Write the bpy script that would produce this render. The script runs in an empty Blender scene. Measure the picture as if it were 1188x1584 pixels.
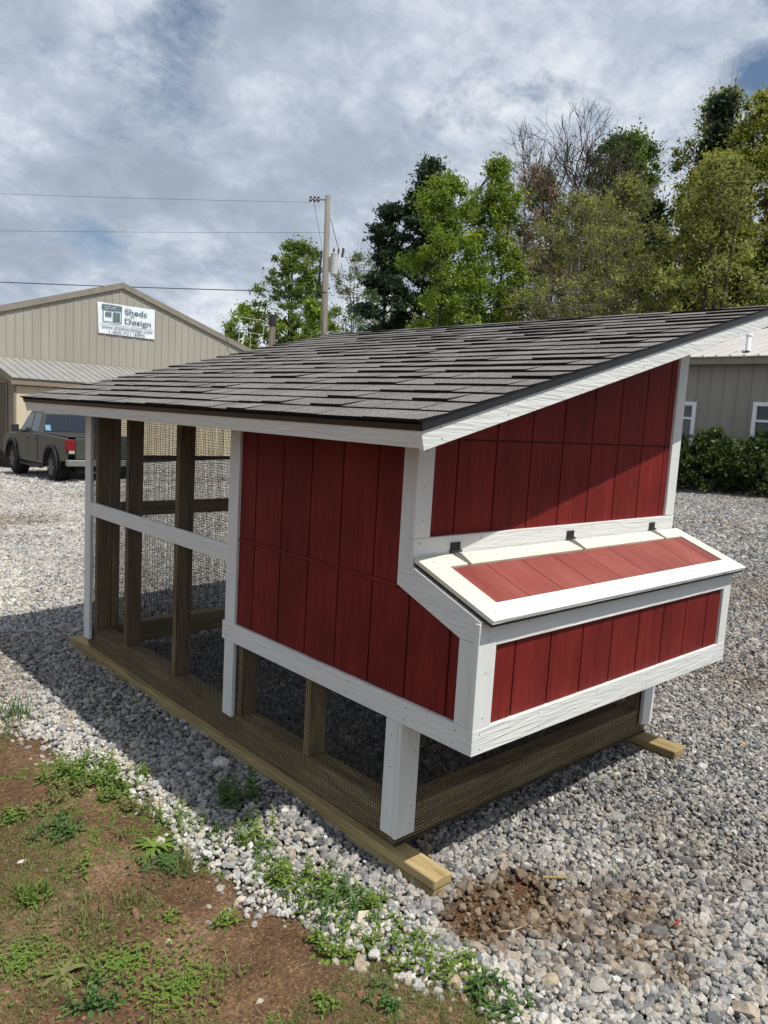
import bpy, bmesh, math, random
import numpy as np
from mathutils import Vector, Matrix, noise as mnoise

rng = np.random.default_rng(7)
random.seed(7)
S = bpy.context.scene
COL = S.collection
R = math.radians

# ------------------------------------------------------------------ camera
cd = bpy.data.cameras.new('camera'); cam = bpy.data.objects.new('camera', cd); COL.objects.link(cam)
cd.sensor_fit = 'HORIZONTAL'; cd.sensor_width = 36.0; cd.lens = 36.0 * 1179.2 / 1188.0
cd.clip_start = 0.05; cd.clip_end = 2000
rt = Vector((0.73828694, -0.67206211, 0.05713946)); up = Vector((0.04138001, 0.12968724, 0.99069113)); fw = Vector((0.67321623, 0.72904989, -0.12355633))
M = Matrix.Identity(4)
for i in range(3):
    M[i][0] = rt[i]; M[i][1] = up[i]; M[i][2] = -fw[i]
M.translation = Vector((-1.8237, -1.8182, 1.5456)); cam.matrix_world = M
S.camera = cam

# ------------------------------------------------------------------ sky and sun
SUN = Vector((0.065, -0.535, 1.0)).normalized()
elev = math.asin(SUN.z); azim = math.atan2(SUN.x, SUN.y)
W = bpy.data.worlds.new('World'); S.world = W; W.use_nodes = True
nt = W.node_tree; nt.nodes.clear(); N = nt.nodes; L = nt.links
def wn(t, **k):
    n = N.new(t)
    for a, b in k.items(): setattr(n, a, b)
    return n
out = wn('ShaderNodeOutputWorld'); bg = wn('ShaderNodeBackground'); bg.inputs['Strength'].default_value = 0.092
sky = wn('ShaderNodeTexSky', sky_type='NISHITA', sun_disc=False, sun_elevation=elev, sun_rotation=azim, air_density=1.0, dust_density=0.6)
tc = wn('ShaderNodeTexCoord'); sp = wn('ShaderNodeSeparateXYZ'); L.new(tc.outputs['Generated'], sp.inputs[0])
ad = wn('ShaderNodeMath', operation='ADD'); L.new(sp.outputs['Z'], ad.inputs[0]); ad.inputs[1].default_value = 0.45
mx = wn('ShaderNodeMath', operation='MAXIMUM'); L.new(ad.outputs[0], mx.inputs[0]); mx.inputs[1].default_value = 0.12
dx = wn('ShaderNodeMath', operation='DIVIDE'); L.new(sp.outputs['X'], dx.inputs[0]); L.new(mx.outputs[0], dx.inputs[1])
dy = wn('ShaderNodeMath', operation='DIVIDE'); L.new(sp.outputs['Y'], dy.inputs[0]); L.new(mx.outputs[0], dy.inputs[1])
cb = wn('ShaderNodeCombineXYZ'); L.new(dx.outputs[0], cb.inputs[0]); L.new(dy.outputs[0], cb.inputs[1])
def wnoise(scale, detail, off, rough=0.55, dist=0.0):
    mp = wn('ShaderNodeMapping'); mp.inputs['Location'].default_value = off; L.new(cb.outputs[0], mp.inputs[0])
    n = wn('ShaderNodeTexNoise'); n.inputs['Scale'].default_value = scale; n.inputs['Detail'].default_value = detail
    n.inputs['Roughness'].default_value = rough; n.inputs['Distortion'].default_value = dist
    L.new(mp.outputs[0], n.inputs['Vector']); return n
def ramp(src, stops, tree_new, links):
    r = tree_new('ShaderNodeValToRGB'); links.new(src, r.inputs[0])
    cr = r.color_ramp
    while len(cr.elements) > 1: cr.elements.remove(cr.elements[-1])
    cr.elements[0].position = stops[0][0]; cr.elements[0].color = (*stops[0][1], 1)
    for p_, c_ in stops[1:]:
        e = cr.elements.new(p_); e.color = (*c_, 1)
    return r
n1 = wnoise(2.3, 10, (3.1, 1.7, 0), 0.60, 0.15)      # cloud body
n2 = wnoise(7.5, 9, (7.3, 2.9, 1), 0.66, 0.2)        # puffs
mixn = wn('ShaderNodeMath', operation='MULTIPLY_ADD'); L.new(n2.outputs[0], mixn.inputs[0]); mixn.inputs[1].default_value = 0.42
hf = wn('ShaderNodeMath', operation='MULTIPLY'); L.new(n1.outputs[0], hf.inputs[0]); hf.inputs[1].default_value = 0.58
L.new(hf.outputs[0], mixn.inputs[2])
cl = ramp(mixn.outputs[0], [(0.38, (3.9, 4.5, 5.5)), (0.45, (4.6, 5.3, 6.4)), (0.50, (5.6, 6.3, 7.4)), (0.545, (7.0, 7.6, 8.6)), (0.61, (9.0, 9.4, 9.9))], N.new, L)
n3 = wnoise(3.0, 10, (1.2, 8.4, 3), 0.68, 0.2)        # cover
hole = None
for hx, hy, hr in [(.483, .922, .016), (1.02, .450, .013), (.93, .385, .012), (.562, 1.41, .02)]:
    vd = wn('ShaderNodeVectorMath', operation='DISTANCE'); L.new(cb.outputs[0], vd.inputs[0]); vd.inputs[1].default_value = (hx, hy, 0)
    mr_ = wn('ShaderNodeMapRange'); L.new(vd.outputs['Value'], mr_.inputs[0]); mr_.inputs['From Min'].default_value = 0; mr_.inputs['From Max'].default_value = hr * 5.0; mr_.inputs['To Min'].default_value = .23; mr_.inputs['To Max'].default_value = 0
    if hole is None: hole = mr_.outputs[0]
    else:
        a_ = wn('ShaderNodeMath', operation='ADD'); L.new(hole, a_.inputs[0]); L.new(mr_.outputs[0], a_.inputs[1]); hole = a_.outputs[0]
sb = wn('ShaderNodeMath', operation='SUBTRACT'); L.new(n3.outputs[0], sb.inputs[0]); L.new(hole, sb.inputs[1])
cov = ramp(sb.outputs[0], [(0.26, (0, 0, 0)), (0.42, (1, 1, 1))], N.new, L)
mxs = wn('ShaderNodeMix', data_type='RGBA'); L.new(cov.outputs[0], mxs.inputs[0]); L.new(sky.outputs[0], mxs.inputs[6]); L.new(cl.outputs[0], mxs.inputs[7])
L.new(mxs.outputs[2], bg.inputs['Color']); L.new(bg.outputs[0], out.inputs['Surface'])
sl = bpy.data.lights.new('sun', 'SUN'); sl.energy = 5.0; sl.angle = R(0.5); sl.color = (1.0, 0.955, 0.88)
so = bpy.data.objects.new('sun', sl); COL.objects.link(so); so.rotation_euler = SUN.to_track_quat('Z', 'Y').to_euler(); so.location = (0, -20, 40)
S.view_settings.view_transform = 'Standard'; S.view_settings.look = 'None'; S.view_settings.gamma = 1; S.view_settings.exposure = 0.0
S.view_settings.use_curve_mapping = False

# ------------------------------------------------------------------ materials
def newmat(name, rough=0.6, spec=0.3):
    m = bpy.data.materials.new(name); m.use_nodes = True; t = m.node_tree
    b = t.nodes['Principled BSDF']; b.inputs['Roughness'].default_value = rough; b.inputs['Specular IOR Level'].default_value = spec
    return m, t, b
def mat_noise(name, c1, c2, scale=(1, 1, 1), nscale=8.0, rough=0.6, spec=0.3, bump=0.0, bscale=None, bstretch=None, metal=0.0, rnd=0.0, detail=6, bdist=0.01, speck=None, speckscale=400, wave=None):
    """two-tone noise paint / wood / metal with fine relief, optional per-object tone"""
    m, t, b = newmat(name, rough, spec); n = t.nodes; l = t.links
    b.inputs['Metallic'].default_value = metal
    tcn = n.new('ShaderNodeTexCoord'); mp = n.new('ShaderNodeMapping'); mp.inputs['Scale'].default_value = scale
    l.new(tcn.outputs['Object'], mp.inputs[0])
    no = n.new('ShaderNodeTexNoise'); no.inputs['Scale'].default_value = nscale; no.inputs['Detail'].default_value = detail; l.new(mp.outputs[0], no.inputs['Vector'])
    r = ramp(no.outputs[0], [(0.3, c1), (0.7, c2)], n.new, l); col = r.outputs[0]
    if wave:
        wmp = n.new('ShaderNodeMapping'); wmp.inputs['Scale'].default_value = wave[0]; l.new(tcn.outputs['Object'], wmp.inputs[0])
        wn_ = n.new('ShaderNodeTexNoise'); wn_.inputs['Scale'].default_value = wave[1]; wn_.inputs['Detail'].default_value = 3; wn_.inputs['Distortion'].default_value = 1.5; l.new(wmp.outputs[0], wn_.inputs['Vector'])
        wr = ramp(wn_.outputs[0], [(0.36, (wave[2],) * 3), (0.5, (1, 1, 1)), (0.62, (wave[2] + .12,) * 3), (0.75, (1, 1, 1))], n.new, l)
        mm = n.new('ShaderNodeMix'); mm.data_type = 'RGBA'; mm.blend_type = 'MULTIPLY'; mm.inputs[0].default_value = 1; l.new(col, mm.inputs[6]); l.new(wr.outputs[0], mm.inputs[7]); col = mm.outputs[2]
    if speck:
        sn = n.new('ShaderNodeTexNoise'); sn.inputs['Scale'].default_value = speckscale; sn.inputs['Detail'].default_value = 2; l.new(tcn.outputs['Object'], sn.inputs['Vector'])
        sr = ramp(sn.outputs[0], [(0.38, (speck[0],) * 3), (0.62, (speck[1],) * 3)], n.new, l)
        mm = n.new('ShaderNodeMix'); mm.data_type = 'RGBA'; mm.blend_type = 'MULTIPLY'; mm.inputs[0].default_value = 1; l.new(col, mm.inputs[6]); l.new(sr.outputs[0], mm.inputs[7]); col = mm.outputs[2]
    if rnd > 0:
        oi = n.new('ShaderNodeObjectInfo'); mr = n.new('ShaderNodeMapRange'); mr.inputs['To Min'].default_value = 1 - rnd; mr.inputs['To Max'].default_value = 1 + rnd
        l.new(oi.outputs['Random'], mr.inputs[0]); hs = n.new('ShaderNodeHueSaturation'); l.new(mr.outputs[0], hs.inputs['Value']); l.new(col, hs.inputs['Color']); col = hs.outputs[0]
    l.new(col, b.inputs['Base Color'])
    if bump > 0:
        bm_ = n.new('ShaderNodeMapping'); bm_.inputs['Scale'].default_value = bstretch or scale; l.new(tcn.outputs['Object'], bm_.inputs[0])
        bn = n.new('ShaderNodeTexNoise'); bn.inputs['Scale'].default_value = bscale or nscale; bn.inputs['Detail'].default_value = 4; bn.inputs['Distortion'].default_value = 0.6; l.new(bm_.outputs[0], bn.inputs['Vector'])
        bu = n.new('ShaderNodeBump'); bu.inputs['Strength'].default_value = bump; bu.inputs['Distance'].default_value = bdist; l.new(bn.outputs[0], bu.inputs['Height']); l.new(bu.outputs[0], b.inputs['Normal'])
    return m
AX = {'x': (0.09, 1, 1), 'y': (1, 0.09, 1), 'z': (1, 1, 0.09)}
def white(ax): return mat_noise('white_paint_' + ax, (0.61, 0.63, 0.62), (0.68, 0.69, 0.675), scale=AX[ax], nscale=30, rough=0.42, spec=0.45, bump=0.95, bscale=75, bstretch=AX[ax], bdist=0.0045)
WH = {a: white(a) for a in 'xyz'}
CREAMW = {a: mat_noise('cream_lid_paint_' + a, (0.60, 0.585, 0.49), (0.68, 0.66, 0.55), scale=AX[a], nscale=18, rough=0.5, spec=0.35, bump=0.5, bscale=95, bstretch=AX[a], bdist=0.003) for a in 'xy'}  # warmer cream than the white trim, on back and side lid boards
WHS = mat_noise('white_paint_smooth', (0.72, 0.735, 0.725), (0.80, 0.805, 0.79), nscale=14, rough=0.45, spec=0.4, bump=0.25, bscale=60, bdist=0.002)
def red(ax): return mat_noise('red_paint_' + ax, (0.140, 0.0135, 0.0115), (0.182, 0.020, 0.0165), scale=AX[ax], nscale=22, rough=0.6, spec=0.14, bump=1.0, bscale=70, bstretch=AX[ax], rnd=0.07, bdist=0.006, speck=(.84, 1.1), speckscale=3.5, wave=(AX[ax], 42, 0.80))
RED = {a: red(a) for a in 'yz'}
REDLID = mat_noise('pale_red_paint', (0.20, 0.04, 0.033), (0.27, 0.075, 0.058), scale=AX['y'], nscale=9, rough=0.6, spec=0.3, bump=0.8, bscale=80, bstretch=AX['y'], rnd=0.05, bdist=0.004)  # paler red than the wall boards, used on the lid boards only
REDG = mat_noise('red_paint_groove', (0.07, 0.010, 0.011), (0.09, 0.013, 0.013), rough=0.7)
PT = {a: mat_noise('treated_wood_' + a, (0.32, 0.235, 0.13), (0.53, 0.405, 0.235), scale=AX[a], nscale=26, rough=0.75, spec=0.2, bump=0.5, bscale=70, bstretch=AX[a], rnd=0.12, bdist=0.003, wave=(AX[a], 38, 0.62)) for a in 'xyz'}
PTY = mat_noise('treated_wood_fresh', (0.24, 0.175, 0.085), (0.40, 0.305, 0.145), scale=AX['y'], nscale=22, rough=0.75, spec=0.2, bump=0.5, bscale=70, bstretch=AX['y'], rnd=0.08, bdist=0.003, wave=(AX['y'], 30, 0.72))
SHIN = mat_noise('asphalt_shingle', (0.15, 0.143, 0.136), (0.205, 0.197, 0.187), nscale=5, rough=0.95, spec=0.1, bump=0.9, bscale=330, bstretch=(1, 1, 1), rnd=0.09, bdist=0.004, speck=(0.5, 1.55), speckscale=210)
SHIND = mat_noise('felt_and_edge_shade', (0.010, 0.010, 0.010), (0.018, 0.018, 0.018), nscale=30, rough=0.95, spec=0.1)  # black felt and asphalt; on shingle edges also shade put into the colour
DRIP = mat_noise('black_drip_edge', (0.010, 0.010, 0.011), (0.016, 0.016, 0.017), nscale=12, rough=0.38, spec=0.5, bump=0.1)
WIRE = mat_noise('black_coated_wire', (0.012, 0.012, 0.012), (0.02, 0.02, 0.02), nscale=5, rough=0.5, spec=0.3)
HINGE = mat_noise('black_hinge_metal', (0.018, 0.019, 0.018), (0.04, 0.04, 0.038), nscale=60, rough=0.42, spec=0.5, metal=0.3)
STRAP = mat_noise('grey_hinge_metal', (0.16, 0.16, 0.14), (0.26, 0.26, 0.23), nscale=80, rough=0.4, metal=0.6, spec=0.5)
DARKI = mat_noise('dark_interior_wood', (0.05, 0.04, 0.03), (0.08, 0.06, 0.04), nscale=10, rough=0.9, spec=0.1)
GAP = mat_noise('dark_gap', (0.03, 0.026, 0.02), (0.09, 0.07, 0.05), nscale=40, rough=0.9, spec=0.1)
CREAM = mat_noise('beige_steel_siding', (0.31, 0.295, 0.25), (0.355, 0.34, 0.29), nscale=1.2, rough=0.5, spec=0.35, rnd=0.03, scale=(1, 1, .3))
TAN = mat_noise('tan_sheet_siding', (0.52, 0.45, 0.32), (0.60, 0.52, 0.38), nscale=2, rough=0.6, rnd=0.03)
BROWN = mat_noise('brown_shade_siding', (0.20, 0.165, 0.125), (0.25, 0.21, 0.16), nscale=2, rough=0.6, rnd=0.03)  # darker than the tan front: shade of the lean-to end wall is painted in
TAUPE = mat_noise('taupe_steel_trim', (0.21, 0.19, 0.155), (0.26, 0.235, 0.195), nscale=3, rough=0.5)
DKSK = mat_noise('dark_skirt', (0.02, 0.018, 0.016), (0.04, 0.035, 0.03), nscale=5, rough=0.9)
GALV = mat_noise('galvanised_roof', (0.29, 0.29, 0.28), (0.36, 0.36, 0.345), nscale=1.5, rough=0.42, spec=0.4, metal=0.25, rnd=0.03)
GREY = mat_noise('grey_steel_siding', (0.245, 0.23, 0.195), (0.29, 0.272, 0.232), nscale=1.2, rough=0.55, rnd=0.03)
PINKR = mat_noise('pale_steel_roof', (0.42, 0.40, 0.385), (0.50, 0.475, 0.46), nscale=1.5, rough=0.4, spec=0.4, rnd=0.03)
VINYL = mat_noise('white_vinyl', (0.74, 0.76, 0.78), (0.80, 0.81, 0.82), nscale=5, rough=0.4)
def glassmat(name, col):
    m, t, b = newmat(name, 0.06, 0.8); b.inputs['Base Color'].default_value = (*col, 1); return m
GLASS = glassmat('dark_window_glass', (0.02, 0.026, 0.032))
POLE = mat_noise('weathered_pole_wood', (0.13, 0.118, 0.104), (0.24, 0.218, 0.19), scale=(1, 1, .06), nscale=9, rough=0.85, bump=0.4, bscale=20)
TGREY = mat_noise('transformer_grey', (0.42, 0.44, 0.43), (0.52, 0.53, 0.52), nscale=4, rough=0.45)
PORC = mat_noise('brown_porcelain', (0.06, 0.045, 0.035), (0.1, 0.07, 0.05), nscale=10, rough=0.3)
CABLE = mat_noise('black_cable', (0.015, 0.015, 0.016), (0.03, 0.03, 0.03), nscale=3, rough=0.6)
BANNER = mat_noise('white_banner_vinyl', (0.70, 0.755, 0.80), (0.77, 0.82, 0.86), nscale=2.2, rough=0.5, bump=0.5, bscale=2.0, bdist=0.05)
BINK = mat_noise('slate_print', (0.10, 0.16, 0.19), (0.13, 0.19, 0.22), nscale=3, rough=0.5)

# ------------------------------------------------------------------ mesh helpers
def link(name, me, mat=None, parent=None):
    o = bpy.data.objects.new(name, me); COL.objects.link(o)
    if mat and me and not me.materials:
        for m in (mat if isinstance(mat, (list, tuple)) else [mat]): me.materials.append(m)
    if parent:
        o.parent = parent
        o.location = -Vector(parent.location) if not parent.get('_local') else (0, 0, 0)
    return o
def empty(name, loc, label, cat, group=None, local=False, rz=0):
    o = bpy.data.objects.new(name, None); COL.objects.link(o); o.location = loc; o.rotation_euler.z = rz
    o.empty_display_size = 0.1
    o['label'] = label; o['category'] = cat
    if group: o['group'] = group
    if local: o['_local'] = 1
    return o
def tag(o, label, cat, group=None):
    o['label'] = label; o['category'] = cat
    if group: o['group'] = group
    return o
class MB:
    def __init__(s): s.v = []; s.f = []; s.mi = []
    def add(s, vs, fs, mi=0):
        b = len(s.v); s.v += [tuple(v) for v in vs]; s.f += [tuple(i + b for i in f) for f in fs]; s.mi += [mi] * len(fs); return s
    def box(s, x0, x1, y0, y1, z0, z1, mi=0):
        vs = [(x0, y0, z0), (x1, y0, z0), (x1, y1, z0), (x0, y1, z0), (x0, y0, z1), (x1, y0, z1), (x1, y1, z1), (x0, y1, z1)]
        return s.add(vs, [(0, 3, 2, 1), (4, 5, 6, 7), (0, 1, 5, 4), (1, 2, 6, 5), (2, 3, 7, 6), (3, 0, 4, 7)], mi)
    def hexa(s, vs, mi=0):
        return s.add(vs, [(0, 3, 2, 1), (4, 5, 6, 7), (0, 1, 5, 4), (1, 2, 6, 5), (2, 3, 7, 6), (3, 0, 4, 7)], mi)
    def prism(s, pts, axis, a0, a1, mi=0):
        """pts: 2D outline; axis 'x': pts are (y,z); 'y': (x,z); 'z': (x,y)"""
        n = len(pts)
        def mk(p, a): return {'x': (a, p[0], p[1]), 'y': (p[0], a, p[1]), 'z': (p[0], p[1], a)}[axis]
        vs = [mk(p, a0) for p in pts] + [mk(p, a1) for p in pts]
        fs = [tuple(range(n)), tuple(range(2 * n - 1, n - 1, -1))] + [(i, i + n, (i + 1) % n + n, (i + 1) % n) for i in range(n)]
        return s.add(vs, fs, mi)
    def tube(s, pts, rad, seg=8, cap=True, mi=0):
        rings = []; n = len(pts); pts = [Vector(p) for p in pts]
        rad = rad if isinstance(rad, (list, tuple)) else [rad] * n
        vs = []; fs = []
        for i, p in enumerate(pts):
            d = (pts[min(i + 1, n - 1)] - pts[max(i - 1, 0)]).normalized()
            a = d.cross(Vector((0, 0, 1)) if abs(d.z) < 0.9 else Vector((1, 0, 0))).normalized(); b = d.cross(a)
            for k in range(seg):
                t = 2 * math.pi * k / seg; vs.append(p + (a * math.cos(t) + b * math.sin(t)) * rad[i])
        for i in range(n - 1):
            for k in range(seg):
                fs.append((i * seg + k, i * seg + (k + 1) % seg, (i + 1) * seg + (k + 1) % seg, (i + 1) * seg + k))
        if cap: fs += [tuple(range(seg))[::-1], tuple((n - 1) * seg + k for k in range(seg))]
        return s.add(vs, fs, mi)
    def mesh(s, name, fix=True):
        me = bpy.data.meshes.new(name); me.from_pydata(s.v, [], s.f)
        if any(s.mi): me.polygons.foreach_set('material_index', s.mi)
        if fix:
            bm = bmesh.new(); bm.from_mesh(me); bmesh.ops.recalc_face_normals(bm, faces=bm.faces); bm.to_mesh(me); bm.free()
        me.update(); return me
    def build(s, name, mat, parent=None, bevel=0, smooth=False):
        me = s.mesh(name)
        if bevel > 0:
            bm = bmesh.new(); bm.from_mesh(me); bmesh.ops.bevel(bm, geom=list(bm.edges), offset=bevel, segments=1, affect='EDGES', clamp_overlap=True); bm.to_mesh(me); bm.free()
        if smooth: me.polygons.foreach_set('use_smooth', [True] * len(me.polygons))
        return link(name, me, mat, parent)
def mesh_np(name, verts, faces, attrs=None, smooth=False):
    """numpy quads/tris -> mesh, fast"""
    me = bpy.data.meshes.new(name); nv = len(verts); nf, k = faces.shape
    me.vertices.add(nv); me.vertices.foreach_set('co', np.ascontiguousarray(verts, dtype=np.float32).ravel())
    me.loops.add(nf * k); me.loops.foreach_set('vertex_index', np.ascontiguousarray(faces, dtype=np.int32).ravel())
    me.polygons.add(nf); me.polygons.foreach_set('loop_start', np.arange(0, nf * k, k, dtype=np.int32))
    if smooth: me.polygons.foreach_set('use_smooth', np.ones(nf, dtype=bool))
    me.update(calc_edges=True)
    for nm, (dom, typ, data) in (attrs or {}).items():
        a = me.attributes.new(nm, typ, dom)
        a.data.foreach_set('value' if typ == 'FLOAT' else 'vector', np.ascontiguousarray(data, dtype=np.float32).ravel())
    return me

# ------------------------------------------------------------------ terrain
def sramp(t, w=1.5):  # smooth max(t,0)
    return np.where(t > 12 * w, t, w * np.log1p(np.exp(np.minimum(t / w, 12))))
def G(x, y):
    x = np.asarray(x, float); y = np.asarray(y, float)
    rx = sramp(np.minimum(x, 22) - 3.0, 0.6); ry = sramp(np.minimum(y, 32) - 4.2, 0.6)
    return -0.064 + 0.0415 * rx - 0.0447 * ry
BND = np.array([(-5, -.1), (-3, -.15), (-1.2, -.21), (-.73, -.225), (-.62, -.205), (-.35, -.25), (-.06, -.37), (.124, -.44), (.435, -.481), (.77, -.489), (1.05, -.479), (1.31, -.494), (1.5, -.56), (1.8, -.63), (2, -.75), (3.3, -.70), (5.2, .12), (8, .45), (14, .9), (30, 2), (60, 4)])
def fnoise(x, y, s, seed=0):
    """cheap vectorised value noise"""
    x = np.asarray(x) * s + seed * 17.3; y = np.asarray(y) * s + seed * 9.1
    xi = np.floor(x).astype(np.int64); yi = np.floor(y).astype(np.int64); xf = x - xi; yf = y - yi
    def h(a, b):
        n = (a * 374761393 + b * 668265263 + seed * 1442695) & 0xffffffff; n = ((n ^ (n >> 13)) * 1274126177) & 0xffffffff
        return ((n ^ (n >> 16)) & 0xffff) / 65535.0
    u = xf * xf * (3 - 2 * xf); v = yf * yf * (3 - 2 * yf)
    return (h(xi, yi) * (1 - u) + h(xi + 1, yi) * u) * (1 - v) + (h(xi, yi + 1) * (1 - u) + h(xi + 1, yi + 1) * u) * v - 0.5
def dirt_d(x, y):  # >0 inside dirt (distance in metres left of the boundary)
    xb = np.interp(y, BND[:, 0], BND[:, 1])
    return xb - x + 0.16 * fnoise(x, y, 5, 3) + 0.08 * fnoise(x, y, 16, 4)
def mud(x, y):     # 1 at the centre of the muddy patch by the skid end
    a = ((x - 0.15) / 0.24) ** 2 + ((y + 0.38) / 0.17) ** 2 + 1.6 * fnoise(x, y, 11, 5)
    b = np.hypot((x - 0.45 + 0.55 * (y + 0.72)) * 0.9 / 0.42, ((y + 0.74)) / 0.26) ** 2 + 1.2 * fnoise(x, y, 7, 6)
    return np.clip(1.35 - a, 0, 1), np.clip(1.1 - b, 0, 1)
def axis_lines(lo, hi, fine0, fine1, step, grow):
    pts = list(np.arange(fine0, fine1 + 1e-6, step)); s = step; x = fine1
    while x < hi: s *= grow; x += s; pts.append(min(x, hi))
    s = step; x = fine0; left = []
    while x > lo: s *= grow; x -= s; left.append(max(x, lo))
    return np.array(left[::-1] + pts)
gx = axis_lines(-260, 260, -1.9, 1.4, 0.016, 1.09); gy = axis_lines(-260, 260, -1.5, 2.9, 0.016, 1.09)
GXm, GYm = np.meshgrid(gx, gy); X = GXm.ravel(); Y = GYm.ravel()
dd = dirt_d(X, Y); m1, m2 = mud(X, Y)
near = np.exp(-((X + .3) ** 2 + (Y - .4) ** 2) / 14.0)
Z = G(X, Y) + near * (0.022 * fnoise(X, Y, 4, 1) + 0.014 * fnoise(X, Y, 13, 2) + 0.012 * fnoise(X, Y, 38, 7) * np.clip(dd * 8 + .5, 0, 1) + 0.005 * fnoise(X, Y, 80, 8))
Z = Z + 0.016 * fnoise(X, Y, 1.6, 9)
Z = Z - 0.016 - 0.010 * m1 + 0.022 * np.clip(dd * 5, 0, 1)
nx, ny = len(gx), len(gy)
ii = (np.arange(ny - 1)[:, None] * nx + np.arange(nx - 1)[None, :]).ravel()
faces = np.stack([ii, ii + 1, ii + nx + 1, ii + nx], 1)
gm = mesh_np('ground', np.stack([X, Y, Z], 1), faces, {'dirt': ('POINT', 'FLOAT', np.clip(dd * 9 + .5, 0, 1)), 'mud': ('POINT', 'FLOAT', np.maximum(m1, m2 * .6))}, smooth=True)
def ground_material():
    m, t, b = newmat('gravel_and_clay', 0.9, 0.15); n = t.nodes; l = t.links
    tcn = n.new('ShaderNodeTexCoord')
    def tex(kind, scale, **k):
        x = n.new(kind); x.inputs['Scale'].default_value = scale; l.new(tcn.outputs['Object'], x.inputs['Vector'])
        for a, v in k.items(): x.inputs[a].default_value = v
        return x
    # clay
    c1 = tex('ShaderNodeTexNoise', 3.0, Detail=8); cr = ramp(c1.outputs[0], [(0.32, (0.078, 0.045, 0.025)), (0.5, (0.14, 0.083, 0.046)), (0.68, (0.215, 0.145, 0.088))], n.new, l)
    c2 = tex('ShaderNodeTexNoise', 90, Detail=4); cr2 = ramp(c2.outputs[0], [(0.36, (0.6, 0.6, 0.6)), (0.56, (1.0, 1.0, 1.0)), (0.7, (1.7, 1.65, 1.5))], n.new, l)
    mul = n.new('ShaderNodeMix'); mul.data_type = 'RGBA'; mul.blend_type = 'MULTIPLY'; mul.inputs[0].default_value = 1; l.new(cr.outputs[0], mul.inputs[6]); l.new(cr2.outputs[0], mul.inputs[7])
    # far gravel: cells like stones
    v1 = tex('ShaderNodeTexVoronoi', 26); v2 = tex('ShaderNodeTexVoronoi', 26)
    sepc = n.new('ShaderNodeSeparateColor'); l.new(v1.outputs['Color'], sepc.inputs[0])
    gr = ramp(sepc.outputs[0], [(0.0, (0.30, 0.30, 0.30)), (0.35, (0.48, 0.475, 0.46)), (0.65, (0.62, 0.61, 0.59)), (0.88, (0.72, 0.70, 0.68)), (1.0, (0.55, 0.48, 0.38))], n.new, l)
    dk = ramp(v2.outputs['Distance'], [(0.25, (1, 1, 1)), (0.62, (0.5, 0.5, 0.5))], n.new, l)
    g2 = n.new('ShaderNodeMix'); g2.data_type = 'RGBA'; g2.blend_type = 'MULTIPLY'; g2.inputs[0].default_value = 1; l.new(gr.outputs[0], g2.inputs[6]); l.new(dk.outputs[0], g2.inputs[7])
    pn = tex('ShaderNodeTexNoise', 0.9, Detail=5); pr = ramp(pn.outputs[0], [(0.35, (0.62, 0.58, 0.52)), (0.55, (1, 1, 1)), (0.7, (1.12, 1.12, 1.12))], n.new, l)
    g3 = n.new('ShaderNodeMix'); g3.data_type = 'RGBA'; g3.blend_type = 'MULTIPLY'; g3.inputs[0].default_value = 1; l.new(g2.outputs[2], g3.inputs[6]); l.new(pr.outputs[0], g3.inputs[7])
    # near gravel bed under the loose stones: dark earth
    geo = n.new('ShaderNodeTexCoord'); vl = n.new('ShaderNodeVectorMath'); vl.operation = 'LENGTH'; l.new(geo.outputs['Object'], vl.inputs[0])
    nr = n.new('ShaderNodeMapRange'); nr.inputs['From Min'].default_value = 20.0; nr.inputs['From Max'].default_value = 27; l.new(vl.outputs['Value'], nr.inputs[0])
    bed = n.new('ShaderNodeMix'); bed.data_type = 'RGBA'; l.new(nr.outputs[0], bed.inputs[0]); bed.inputs[6].default_value = (0.065, 0.058, 0.05, 1); l.new(g3.outputs[2], bed.inputs[7])
    at = n.new('ShaderNodeAttribute'); at.attribute_name = 'dirt'; am = n.new('ShaderNodeAttribute'); am.attribute_name = 'mud'
    fin = n.new('ShaderNodeMix'); fin.data_type = 'RGBA'; l.new(at.outputs['Fac'], fin.inputs[0]); l.new(bed.outputs[2], fin.inputs[6]); l.new(mul.outputs[2], fin.inputs[7])
    fin2 = n.new('ShaderNodeMix'); fin2.data_type = 'RGBA'; l.new(am.outputs['Fac'], fin2.inputs[0]); l.new(fin.outputs[2], fin2.inputs[6]); fin2.inputs[7].default_value = (0.115, 0.06, 0.03, 1)
    l.new(fin2.outputs[2], b.inputs['Base Color'])
    rr = n.new('ShaderNodeMapRange'); l.new(am.outputs['Fac'], rr.inputs[0]); rr.inputs['To Min'].default_value = 0.92; rr.inputs['To Max'].default_value = 0.5; l.new(rr.outputs[0], b.inputs['Roughness'])
    bu = n.new('ShaderNodeBump'); bu.inputs['Strength'].default_value = 0.9; bu.inputs['Distance'].default_value = 0.012
    hm = n.new('ShaderNodeMath'); hm.operation = 'SUBTRACT'; l.new(c2.outputs[0], hm.inputs[0]); l.new(v2.outputs['Distance'], hm.inputs[1]); l.new(hm.outputs[0], bu.inputs['Height']); l.new(bu.outputs[0], b.inputs['Normal'])
    return m
go = link('ground', gm, ground_material()); go['kind'] = 'structure'

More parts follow.
